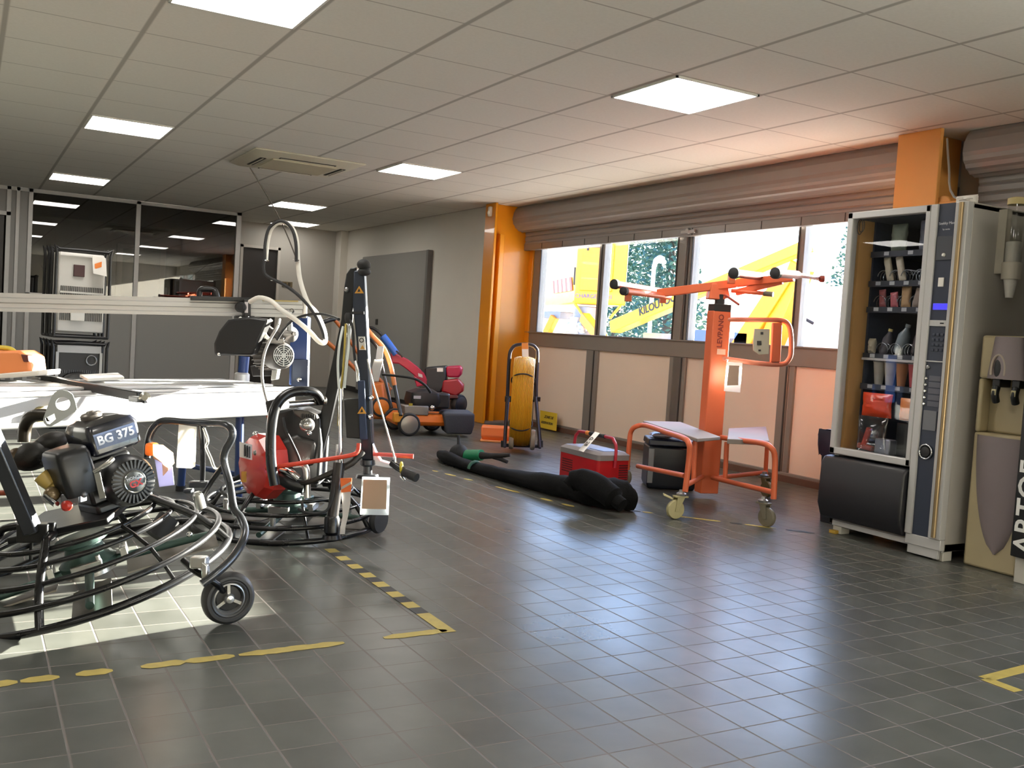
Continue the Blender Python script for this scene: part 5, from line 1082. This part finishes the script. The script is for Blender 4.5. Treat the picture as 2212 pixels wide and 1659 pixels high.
# tags on the near trowel
tagw = sheet('tag_white', '#f1efea', .55)
x = at(384, 918, 3.38)
tg = single('price_tag', MB().prism([at(386, 917, 3.40), at(424, 922, 3.38), at(421, 1008, 3.33), at(413, 1012, 3.33), at(381, 1010, 3.35)], F0*.004), tagw, 'blank white plastic tag hanging in the lifting frame of the near trowel', 'price tag', group='hanging price tags')
tg2 = Thing('price_tag', 'orange and white tag looped on the near trowel frame tube', 'price tag', at(345, 1010, 3.45), 'hanging price tags')
tg2.part('loop', MB().prism([at(312, 957, 3.49), at(332, 960, 3.47), at(330, 986, 3.47), at(311, 985, 3.49)], F0*.06), sheet('tag_orange', '#e09a55'), bevel=.01)
tg2.part('flap', MB().loft([[at(*q) for q in ((330, 960, 3.46), (352, 961, 3.45), (374, 978, 3.44), (377, 1000, 3.44))], [at(*q) for q in ((331, 990, 3.46), (350, 1000, 3.45), (352, 1028, 3.44), (353, 1028, 3.44))]], closed=False), sheet('tag_salmon', '#e3b590'), sharp=180)
tg2.part('sleeve', MB().prism([at(333, 985, 3.46), at(372, 1008, 3.45), at(376, 1048, 3.45), at(344, 1052, 3.46)], F0*.004), sheet('tag_lilac', '#8f8ea4'))
# ---- far trowel --------------------------------------------------------------
c2_ = Vector((1.40, 4.60, .035))
P2, qa, qb, qn = plane(c2_, .03, .05)
t2 = Thing('power_trowel', 'black power trowel with red starter cover and tall folded mast, farther one', 'power trowel', Vector((1.40, 4.60, 0)))
for R_, h, r_ in ((.45, 0, .014), (.43, .058, .0105), (.38, .105, .009), (.31, .15, .009)):
    t2.part('guard_ring', MB().tube([P2(R_*math.cos(2*PI*k/64), R_*math.sin(2*PI*k/64), h) for k in range(64)], r_, 10, closed=True), tro_bk)
for ph_ in (-110, -20, 70, 160):
    a_ = math.radians(ph_); cc_, ss_ = math.cos(a_), math.sin(a_)
    t2.part('guard_post', MB().tube([P2(.20*cc_, .20*ss_, .19), P2(.27*cc_, .27*ss_, .185), P2(.38*cc_, .38*ss_, .105), P2(.45*cc_, .45*ss_, 0)], .012, sm=3), tro_bk)
for ph_ in (-65, 25, 115, 205):
    a_ = math.radians(ph_); cc_, ss_ = math.cos(a_), math.sin(a_)
    t2.part('guard_strut', MB().tube([P2(.31*cc_, .31*ss_, .15), P2(.45*cc_, .45*ss_, 0)], .007), tro_bk)
for k, ph_ in enumerate((-95, -5, 85, 175)):
    a_ = math.radians(ph_); u = qa*math.cos(a_)+qb*math.sin(a_); v = -qa*math.sin(a_)+qb*math.cos(a_); o = c2_+qn*.0
    t2.part('blade', MB().obox(o+u*.27-Z0*.012, u*.16, (v*.95+qn*.12).normalized()*.062, (qn*.95-v*.12).normalized()*.003), blade_m)
    t2.part('blade_arm', MB().cyl(o+u*.06+qn*.04, o+u*.40+qn*.02, .015, .013), gear_g)
    t2.part('arm_lever', MB().obox(o+u*.13+qn*.07, u*.012, v*.05, qn*.018).cyl(o+u*.30+v*.03+qn*.03, o+u*.30+v*.03+qn*.09, .012), alu_b, bevel=.003)
t2.part('gear_case', MB().lathe(P2(0, 0, .03), qn, [(.05, 0), (.09, .01), (.095, .03), (.07, .055), (.06, .10), (.085, .11), (.085, .125)], 28), gear_g)
t2.part('engine_plate', MB().obox(P2(0, 0, .20), qa*.17, qb*.14, qn*.012), eng_bk, bevel=.004)
rax = (-R0*.72-F0*.69).normalized(); RC = at(546, 1008, 4.45)
ru_, rv_ = perp(rax)
rc_ = t2.part('starter_cover', MB().lathe(RC-rax*.10, rax, [(.155, 0), (.155, .06), (.135, .10), (.075, .125), (0, .13)], 10), M('cover_red', '#b02a22', .3, var=.1, coat=.3), sharp=20)
t2.part('cover_label', MB().obox(at(531, 974, 4.335), (CR*.75+CF*.6).normalized()*.028-CU*.008, rax*.002, CU*.034), M('label_grey', '#b5b2b0', .4), parent=rc_)
for k in range(4): t2.part('label_bar', MB().obox(at(524+k*5, 971+k*2, 4.33), (CR*.75+CF*.6).normalized()*.0022, rax*.002, CU*.026), eng_bk, parent=rc_)
t2.part('cover_screw', MB().lathe(at(551, 978, 4.36), rax, [(.012, 0), (.008, .006)]), steel, parent=rc_)
t2.part('cover_sticker', MB().obox(at(527, 1030, 4.335), CR*.010, rax*.002, CU*.024), M('sticker_amber', '#a8772c', .5), parent=rc_)
t2.part('cover_cap', MB().ball(at(552, 938, 4.5), .014), chrome, parent=rc_)
eb2 = t2.part('engine_block', MB().prism([at(*q, 4.48) for q in ((590, 890), (640, 880), (690, 900), (694, 960), (688, 1046), (600, 1050), (588, 1000))], F0*.2), eng_bk, bevel=.012)
t2.part('crank_case', MB().prism([at(*q, 4.455) for q in ((605, 952), (640, 940), (684, 955), (676, 1008), (606, 1012))], F0*.05), M('case_alu', '#3f3d3c', .4, .5, var=.3, bump=.3), parent=eb2, bevel=.02)
t2.part('engine_arch', MB().tube([at(*q) for q in ((594, 1048, 4.26), (586, 1000, 4.26), (585, 945, 4.27), (590, 898, 4.29), (602, 868, 4.32), (626, 849, 4.36), (658, 845, 4.40), (682, 851, 4.44), (692, 868, 4.48))], .023, n=14, sm=4), tro_bk)
t2.part('exhaust', MB().cyl(at(622, 874, 4.40), at(692, 868, 4.5), .016).lathe(at(690, 866, 4.48), (CR+CF*.3), [(.02, 0), (.02, .03), (.012, .035)]), chrome)
vt = t2.part('cylinder_shroud', MB().prism([at(*q, 4.43) for q in ((632, 884), (662, 886), (682, 896), (686, 906), (650, 906), (634, 894))], F0*.12), M('shroud_pewter', '#4c4a47', .3, .5), bevel=.006)
sl_ = MB()
for k in range(7): sl_.obox(at(652+k*4.4, 899+k*.3, 4.425), CR*.0025, CF*.003, CU*.011)
t2.part('shroud_slots', sl_, eng_bk, parent=vt)
t2.part('filler_cap', MB().lathe(at(662, 918, 4.42), (-CF*.9+CR*.4), [(.034, 0), (.034, .02), (.026, .034), (.012, .04), (0, .041)], 22), M('cap_silver', '#a3a2a0', .2, .8))
t2.part('cap_bolt', MB().ball(at(668, 936, 4.40), .011), chrome)
t2.part('spark_lead', MB().tube([at(*q) for q in ((612, 902, 4.4), (618, 930, 4.38), (630, 955, 4.37), (644, 985, 4.36), (650, 1005, 4.36))], .006, sm=3), rubber)
t2.part('side_mesh', MB().prism([at(*q, 4.6) for q in ((572, 868), (592, 862), (590, 905), (578, 900))], F0*.08), eng_bk, bevel=.006)
t2.part('side_tag', MB().prism([at(*q, 4.58) for q in ((575, 898), (588, 903), (588, 914), (578, 908))], F0*.01), M('tag_vermilion', '#d2562a', .4))
t2.part('intake_pipe', MB().tube([at(*q) for q in ((608, 1012, 4.35), (630, 1022, 4.33), (645, 1034, 4.33)) ], .017, sm=3), chrome)
t2.part('exhaust_elbow', MB().tube([at(*q) for q in ((636, 1005, 4.38), (655, 1005, 4.36), (662, 1022, 4.36), (664, 1075, 4.36))], .016, sm=4), alu_b)
t2.part('lower_pipe', MB().tube([at(*q) for q in ((605, 1030, 4.36), (630, 1045, 4.35), (655, 1052, 4.36))], .03, sm=3), eng_bk)
# mast: two legs meeting at the top
mast_l = M('mast_black', '#111215', .35, .2); mast_r = M('mast_blueblack', '#232a38', .35, .25)
ml_ = t2.part('mast_leg', MB().prism([at(*q, 4.52) for q in ((771, 577), (757, 579), (748, 592), (743, 622), (737, 690), (716, 788), (689, 908), (662, 1012), (688, 1012), (713, 915), (735, 815), (752, 740), (766, 640))], F0*.055), mast_l, bevel=.005)
mr_ = t2.part('mast_leg', MB().prism([at(*q, 4.44) for q in ((764, 585), (786, 582), (789, 640), (794, 740), (800, 850), (806, 994), (781, 994), (776, 880), (770, 740), (762, 660))], F0*.07), mast_r, bevel=.006)
t2.part('guard_channel', MB().prism([at(*q, 4.41) for q in ((772, 822), (787, 822), (793, 950), (777, 950))], F0*.03), M('channel_navy', '#27344f', .35, .3), parent=mr_, bevel=.004)
t2.part('side_plate', MB().prism([at(*q, 4.47) for q in ((742, 862), (776, 860), (778, 948), (748, 946))], F0*.02), M('plate_black', '#121315', .4), bevel=.004)
kb = t2.part('top_knob', MB().ball(at(786, 572, 4.43), (.032, .032, .026)).ball(at(787, 587, 4.43), (.03, .03, .02)), rubber)
t2.part('pivot_bolt', MB().lathe(at(749, 626, 4.51), -CF, [(.011, 0), (.011, .006), (.006, .01)]), steel, parent=ml_)
t2.part('channel_bolt', MB().lathe(at(799, 860, 4.43), (CR-CF), [(.012, 0), (.012, .012), (.006, .016)]).lathe(at(797, 900, 4.43), (CR-CF), [(.012, 0), (.012, .012), (.006, .016)]), chrome, parent=mr_)
for q in ((776, 627, 4.435), (782, 887, 4.405)):
    o = at(*q); t2.part('warning_triangle', MB().prism([o+CU*.020, o-CU*.014-CR*.021, o-CU*.014+CR*.021], -F0*.002), M('triangle_amber', '#c48a2e', .5), parent=mr_)
    t2.part('triangle_mark', MB().prism([o-F0*.0025+CU*.010, o-F0*.0025-CU*.008-CR*.008, o-F0*.0025-CU*.006+CR*.006], -F0*.001), eng_bk, parent=mr_)
sk_ = t2.part('safety_label', MB().prism([at(*q, 4.435) for q in ((774, 727), (788, 727), (790, 756), (776, 756))], -F0*.002), M('label_white', '#c9c7c2', .4), parent=mr_)
t2.part('label_ring', MB().torus(at(781, 735, 4.43), CF, .009, .002, n=20, k=6), eng_bk, parent=mr_)
t2.part('label_sign', MB().prism([at(783, 745, 4.43), at(778, 754, 4.43), at(788, 754, 4.43)], -F0*.001), M('triangle_amber', '#c48a2e'), parent=mr_)
t2.part('mast_band', MB().obox(at(772, 676, 4.44), CR*.032, CF*.012, CU*.006), rubber)
# cables inside the mast
for pts, r_, m_2, nm in (
    (((752, 700, 4.48), (750, 740, 4.46), (744, 800, 4.45), (738, 860, 4.45), (735, 900, 4.45)), .0055, alu_b, 'silver_cable'),
    (((747, 700, 4.48), (745, 740, 4.44), (741, 800, 4.44), (734, 860, 4.44), (731, 920, 4.44)), .005, M('cable_yellow', '#a8923a', .4), 'yellow_cable'),
    (((741, 706, 4.47), (734, 740, 4.43), (730, 780, 4.43), (731, 820, 4.43), (734, 850, 4.43)), .006, M('cable_pale', '#c3c9c7', .3), 'pale_cable'),
    (((755, 706, 4.47), (753, 750, 4.43), (748, 800, 4.43), (744, 838, 4.43)), .006, M('cable_pale', '#c3c9c7'), 'pale_cable'),
    (((756, 690, 4.45), (762, 712, 4.43), (764, 750, 4.43), (768, 790, 4.43)), .006, rubber, 'black_cable'),
    (((768, 780, 4.425), (772, 800, 4.42), (774, 824, 4.42)), .009, chrome, 'gas_strut'),
    (((735, 840, 4.42), (735, 900, 4.42), (736, 965, 4.42), (738, 1005, 4.42)), .0095, chrome, 'lift_rod'),
    (((728, 960, 4.45), (727, 1040, 4.45)), .006, alu_b, 'thin_rod'),
    (((794, 776, 4.40), (806, 830, 4.39), (824, 890, 4.38), (840, 945, 4.37), (853, 992, 4.36)), .0042, alu_b, 'stay_wire')):
    t2.part(nm, MB().tube([at(*q) for q in pts], r_, sm=4), m_2)
t2.part('cable_head', MB().lathe(at(753, 690, 4.46), -CU, [(.012, -.03), (.018, -.02), (.018, .0), (.012, .015)]), rubber)
t2.part('red_lever', MB().tube([at(*q) for q in ((574, 1011, 4.30), (620, 1005, 4.30), (700, 993, 4.32), (755, 984, 4.34), (772, 976, 4.36), (775, 958, 4.37))], .0105, sm=3), M('lever_red', '#c23a24', .35))
t2.part('red_lever_end', MB().cyl(at(806, 981, 4.40), at(893, 986, 4.40), .0085, .011), M('lever_pink', '#c24a44', .35))
t2.part('black_lever', MB().tube([at(*q) for q in ((630, 1048, 4.36), (665, 1042, 4.33), (710, 1024, 4.33), (760, 1000, 4.36), (780, 975, 4.39))], [.010, .012, .013, .016, .022], sm=3), M('lever_black', '#1d1915', .5))
t2.part('foot_bracket', MB().prism([at(*q, 4.42) for q in ((804, 958), (811, 975), (822, 995), (850, 1004), (848, 1012), (806, 1006))], F0*.05), M('bracket_silver', '#b9bcc4', .3, .6), bevel=.004)
t2.part('adjuster', MB().lathe(at(794, 1008, 4.42), -CU, [(.034, -.03), (.036, -.01), (.02, .0), (.022, .03), (.05, .035), (.055, .05), (.03, .056)], 24), tro_gun)
ct = t2.part('control_lever', MB().tube([at(*q) for q in ((846, 1000, 4.38), (860, 1010, 4.36), (874, 1018, 4.34))], .016, sm=3), tro_bk)
t2.part('grip', MB().tube([at(*q) for q in ((872, 1020, 4.34), (886, 1026, 4.32), (900, 1032, 4.30))], .020, sm=3), rubber, parent=ct)
t2.part('yellow_ring', MB().torus(at(867, 1010, 4.35), CR, .022, .006, n=20, k=8), M('ring_yellow', '#b9a52a', .4), parent=ct)
t2.part('lever_pins', MB().cyl(at(853, 986, 4.37), at(854, 1002, 4.37), .008).cyl(at(866, 1028, 4.35), at(874, 1038, 4.34), .006), chrome, parent=ct)
t2.part('front_post', MB().tube([at(*q) for q in ((733, 1000, 4.33), (726, 1060, 4.31), (719, 1110, 4.29), (716, 1150, 4.28))], .026, sm=3), M('post_dark', '#2e2b2b', .3, .5))
t2.part('post_foot', MB().lathe(at(717, 1115, 4.28), -CU, [(.03, 0), (.034, .01), (.034, .07), (.026, .08), (.04, .082), (.045, .10)], 22), tro_bk)
t2.part('wheel', MB().lathe(at(818, 1122, 4.62), (R0*.9-F0*.4), [(.03, -.018), (.062, -.016), (.068, 0), (.062, .016), (.03, .018)], 28), rubber)
t2.part('spring', MB().tube([at(790+.45*k+6*math.sin(k*.9), 1015+1.5*k, 4.45) for k in range(48)], .0035, n=6, sm=2), alu_b)
t2.part('wiring', MB().tube([at(*q) for q in ((645, 1100, 4.3), (665, 1108, 4.25), (690, 1108, 4.25), (708, 1100, 4.27), (720, 1070, 4.28), (728, 1020, 4.31))], .006, sm=4), rubber)
# tags on the far trowel
dp_ = Thing('document_pouch', 'clear pouch with brown paper hanging from the far trowel mast', 'document pouch', at(810, 1113, 4.33))
dp_.part('pouch', MB().prism([at(*q, 4.335) for q in ((782, 1030), (842, 1032), (839, 1113), (777, 1112))], F0*.006), sheet('pouch_white', '#dfe4e6'), bevel=.001)
dp_.part('paper', MB().prism([at(*q, 4.33) for q in ((785, 1036), (836, 1037), (834, 1100), (781, 1099))], F0*.003), M('paper_tan', '#a48b76', .7))
rb_ = Thing('ribbon_tag', 'orange tag with long white plastic tail on the far trowel', 'tag', at(747, 1155, 4.27))
rb_.part('orange_card', MB().prism([at(*q, 4.26) for q in ((735, 1033), (760, 1033), (758, 1062), (737, 1064))], F0*.004), M('card_tangerine', '#d5652b', .4))
rb_.part('card_stripe', MB().prism([at(*q, 4.257) for q in ((737, 1052), (758, 1040), (758, 1046), (737, 1058))], F0*.002), M('stripe_grey', '#a39a92', .4))
rb_.part('tail', MB().loft([[at(a, y, 4.27-dz), at(b, y, 4.27-dz), at(b, y, 4.275-dz), at(a, y, 4.275-dz)] for a, b, y, dz in ((737, 758, 1062, 0), (739, 757, 1085, .0), (740, 752, 1115, .01), (735, 746, 1140, .02), (734, 745, 1154, .02))]), sheet('tail_white', '#d6d2ce'))
# ------------------------------------------------------------------ outside
o = struct('ground_outside', MB().box(5.75, 90, -30, 110, -.25, -.05), M('asphalt', '#c4bdb2', .9, var=.1, scale=2))
tyel = M('truck_yellow', '#f2b01e', .4, var=.05); torg = M('truck_orange', '#e48a12', .4, var=.05); twhite = M('van_white', '#eceae6', .35, var=.03)
tgrey = M('truck_grey', '#85858a', .5, .3); tdark = M('truck_dark', '#26262b', .5); stripe_r = M('hazard_red', '#c63a2c', .5); stripe_w = M('hazard_white', '#f0ece4', .5)
purple = M('letter_purple', '#5c3f86', .5)
ax = Thing('access_truck', 'yellow access platform truck with red and white hazard stripes outside the end window', 'truck', (12.6, 18.6, -.05))
# turret body: corner towards the window
A = Vector((12.0, 18.50, 0)); Bl = Vector((13.3, 22.0, 0)); Br = Vector((12.75, 17.55, 0)); Bk = Bl+Br-A
def foot(z): return [p+Z0*z for p in (A, Br, Bk, Bl)]
def inset(P, s): c = sum(P, Vector())/len(P); return [c+(p-c)*s for p in P]
ax.part('turret', MB().loft([inset(foot(1.80), .99), foot(1.90), foot(2.06), inset(foot(2.10), .985), inset(foot(3.9), .985)]), tyel, bevel=.03)
uL = (Bl-A).normalized(); uR = (Br-A).normalized(); nL = Vector((-uL.y, uL.x, 0)); nR = Vector((uR.y, -uR.x, 0))
if nL.dot(A-Bk) < 0: nL = -nL
if nR.dot(A-Bk) < 0: nR = -nR
dp = ax.part('door_panel', MB().obox(A+uR*.48+nR*.0+Z0*2.62, uR*.38, nR*.012, Z0*.52), torg, bevel=.01)
ax.part('cab_frame', MB().obox(A+uR*.5+nR*.02+Z0*3.10, uR*.28, nR*.02, Z0*.03).obox(A+uR*.25+nR*.02+Z0*3.3, uR*.02, nR*.02, Z0*.3).obox(A+uR*.75+nR*.02+Z0*3.3, uR*.02, nR*.02, Z0*.3), tdark, parent=dp)
hz = MB()
for k in range(9):
    a = A+uL*(.22+k*.24)+nL*.012+Z0*2.10
    hz.prism([a, a+uL*.24, a+uL*.24+Z0*.32+uL*.2, a+Z0*.32+uL*.2], nL*.006, k % 2)
ax.part('hazard_stripes', hz, [stripe_r, stripe_w])
ax.part('corner_hinge', MB().obox(A+uL*.1+nL*.015+Z0*2.42, uL*.02, nL*.015, Z0*.20), tdark)
ax.part('lettering', MB().text('CHARGE MAXI', A+uR*.45+nR*.03+Z0*1.97, uR, Z0, .13, ext=.004), purple)
ax.part('struts', MB().tube([A+uL*.1+Z0*1.85, A+uR*.25+Z0*1.5], .03).tube([Br-uR*.12+Z0*1.8, Br-uR*.35+Z0*1.5], .03), tyel)
ax.part('chassis', MB().box(12.4, 14.6, 17.0, 22.5, .75, 1.05).box(12.2, 12.6, 19.4, 20.4, 1.45, 1.62).cyl((12.5, 18.6, 1.05), (12.5, 18.6, 1.75), .35), tgrey, bevel=.02)
ax.part('outrigger', MB().bar((12.2, 19.6, 1.5), (12.0, 20.2, .3), .18, .18).bar((12.1, 18.2, 1.5), (12.0, 17.3, 1.05), .22, .22), torg, bevel=.02)
ax.part('hydraulics', MB().cyl((12.2, 18.95, 1.3), (12.2, 18.2, 1.35), .09).box(12.1, 12.4, 18.5, 18.8, 1.1, 1.5).ball((12.1, 18.25, 1.25), .12), M('hydraulic_steel', '#b9b6ae', .3, .6), bevel=.01)
for y in (17.6, 21.6):
    wl = ax.part('wheel', MB().lathe((12.35, y, .42), (-1, 0, 0), [(.25, -.2), (.47, -.15), (.47, .1), (.25, .14)], 32), tdark)
    ax.part('hub', MB().lathe((12.22, y, .42), (-1, 0, 0), [(.22, 0), (.2, .03), (.08, .05)]), tgrey, parent=wl)
bo = Thing('boom_truck', 'yellow telescopic boom with black lettering resting on a low truck outside', 'boom lift', (12.6, 14.2, -.05))
p0, p1 = Vector((12.0, 16.85, 1.30)), Vector((12.25, 11.8, 2.80))
d = (p1-p0).normalized()
bo.part('boom', MB().bar(p0, p0+d*2.2, .30, .26).bar(p0+d*2.2, p1, .22, .20), tyel, bevel=.02)
up = Z0-d*d.z; up.normalize()
bo.part('lettering', MB().text('KILOUTOU', p0+d*1.55-Vector((.156, 0, 0))+up*.03, d, up, .22, ext=.004, bold=.006), tdark)
bo.part('base', MB().box(12.3, 14.5, 11.6, 16.5, .75, 1.0).box(12.4, 14.2, 15.2, 16.4, 1.0, 1.22), tgrey, bevel=.02)
bo.part('turret_arm', MB().prism([(12.1, 13.45, 1.0), (12.1, 12.95, 1.0), (12.1, 12.0, 2.25), (12.1, 12.35, 2.35)], (.35, 0, 0)).bar((12.3, 12.6, 1.0), (12.3, 11.95, 2.5), .3, .35), torg, bevel=.02)
bo.part('tool_box', MB().box(12.15, 12.5, 13.9, 14.5, 1.0, 1.32).box(12.1, 12.4, 12.95, 13.3, 1.0, 1.3), M('box_blue', '#4f5f9a', .5), bevel=.015)
for y in (12.2, 15.9):
    wl = bo.part('wheel', MB().lathe((12.4, y, .40), (-1, 0, 0), [(.25, -.2), (.45, -.15), (.45, .1), (.25, .14)], 32), tdark)
    bo.part('hub', MB().lathe((12.27, y, .40), (-1, 0, 0), [(.22, 0), (.2, .03), (.08, .05)]), tgrey, parent=wl)
vn = Thing('delivery_van', 'white van parked outside, its mirror showing beside the yellow boom', 'van', (16, 13.5, -.05))
vn.part('body', MB().loft([sq(14.6, 16.5, 10.4, 15.6, .25, .15), sq(14.6, 16.5, 10.3, 15.7, .9, .15), sq(14.65, 16.45, 10.5, 15.6, 1.45, .15), sq(14.85, 16.25, 11.6, 15.5, 2.35, .2)]), twhite)
vn.part('windscreen', MB().quad((14.80, 10.62, 1.45), (16.3, 10.62, 1.45), (16.1, 11.45, 2.2), (15.0, 11.45, 2.2)).box(14.62, 14.66, 11.4, 12.4, 1.5, 1.95), M('van_glass', '#3c5058', .1))
mi = vn.part('mirror', MB().ball((14.35, 13.88, 1.78), (.06, .14, .22)), twhite)
vn.part('mirror_glass', MB().ball((14.305, 13.88, 1.78), (.03, .11, .18)), M('mirror_grey', '#33444a', .5), parent=mi)
vn.part('mirror_arm', MB().tube([(14.38, 13.88, 1.7), (14.6, 13.8, 1.6)], .03), tdark, parent=mi)
for y in (11.3, 14.7): 
    wl = vn.part('wheel', MB().lathe((14.75, y, .30), (-1, 0, 0), [(.2, -.15), (.35, -.12), (.35, .1), (.2, .13)], 32), tdark)
    vn.part('hub', MB().lathe((14.64, y, .30), (-1, 0, 0), [(.18, 0), (.16, .03), (.05, .04)]), tgrey, parent=wl)
sl = Thing('street_lamp', 'pale street lamp with a curved head in front of the dark trees', 'street lamp', (20, 26.1, -.05))
sl.part('pole', MB().tube([(20, 26.1, -.05), (20, 26.1, 3.6)], .07), M('lamp_white', '#d6dde0', .5))
sl.part('head', MB().tube([(20, 26.1, 3.55), (20, 25.98, 3.78), (20, 25.75, 3.80), (20, 25.55, 3.68)], [.08, .10, .13, .08], sm=5), M('lamp_white', '#d6dde0'))
def tree(x, y, z0, h, r, label, seed, n=900):
    rnd = random.Random(seed); t = Thing('evergreen_tree', label, 'tree', (x, y, -.05), 'trees beyond the yard')
    t.part('trunk', MB().tube([(x, y, -.05), (x+.1, y, h*.5), (x, y+.1, h*.93)], [.22, .15, .05], n=8, sm=3), M('bark', '#4b4038', .9))
    m = MB()
    for i in range(n):
        u = rnd.random(); z = z0+(h-z0)*u; rr = r*(1-u*.72)*math.sqrt(rnd.random())*1.05; a = rnd.random()*2*PI
        c = Vector((x+rr*math.cos(a), y+rr*math.sin(a), z)); s = rnd.uniform(.08, .2)*r/2.4
        d = Vector((rnd.uniform(-1, 1), rnd.uniform(-1, 1), rnd.uniform(-.7, .5))).normalized(); e = perp(d)[0]; g = d.cross(e)
        m.add([c-d*s, c+e*s*.45+g*.05, c+d*s*1.2, c-e*s*.45-g*.05], [(0, 1, 2, 3)])
    t.part('foliage', m, M('foliage_dark', '#3a5a4e', .8, var=.3, scale=3), smooth=False)
tree(30, 42.2, .5, 9.0, 2.6, 'dark evergreen behind the street lamp, nearest the yellow truck', 1, 4200)
tree(38.75, 50, .3, 12.2, 3.3, 'dark evergreen behind the street lamp, middle one of three', 2, 4200)
tree(26.4, 33.3, .5, 7.7, 2.0, 'dark evergreen behind the street lamp, closest to the wide mullion', 3, 3800)
tree(30, 26.0, 2.9, 7.2, 1.5, 'pale tree edge seen through the last pane beside the vending machine', 4, 1500)
# ------------------------------------------------------------------ light
sun = bpy.data.lights.new('sun', 'SUN'); sun.energy = 64; sun.angle = math.radians(.6); sun.color = (1, .94, .82)
so = bpy.data.objects.new('sun', sun); COL.objects.link(so)
sdir = Vector((.970, .247, math.tan(math.radians(12.4)))).normalized()     # towards the sun
so.rotation_euler = sdir.to_track_quat('Z', 'Y').to_euler(); so.location = (8, 6, 4)
w = bpy.data.worlds.new('world'); SC.world = w; w.use_nodes = True; nt = w.node_tree; nt.nodes.clear()
sky = nt.nodes.new('ShaderNodeTexSky'); sky.sky_type = 'NISHITA'; sky.sun_disc = False
sky.sun_elevation = math.radians(28); sky.sun_rotation = math.radians(90-14.3); sky.air_density = 1.2; sky.dust_density = 1.2; sky.ozone_density = 1.5
bg = nt.nodes.new('ShaderNodeBackground'); bg.inputs[1].default_value = .68
ou = nt.nodes.new('ShaderNodeOutputWorld'); tint = nt.nodes.new('ShaderNodeMix'); tint.data_type = 'RGBA'; tint.blend_type = 'MULTIPLY'; tint.inputs[0].default_value = 1; tint.inputs[7].default_value = (.80, .92, 1.22, 1)
nt.links.new(sky.outputs[0], tint.inputs[6]); nt.links.new(tint.outputs[2], bg.inputs[0]); nt.links.new(bg.outputs[0], ou.inputs[0])
vs = SC.view_settings; vs.view_transform = 'Standard'; vs.look = 'None'; vs.gamma = 1; vs.exposure = 1.05; vs.use_curve_mapping = False
SC.display_settings.display_device = 'sRGB'
cy = SC.cycles; cy.use_denoising = True; cy.max_bounces = 10; cy.diffuse_bounces = 5; cy.glossy_bounces = 5; cy.transparent_max_bounces = 16; cy.sample_clamp_indirect = 8; cy.caustics_reflective = False; cy.caustics_refractive = False
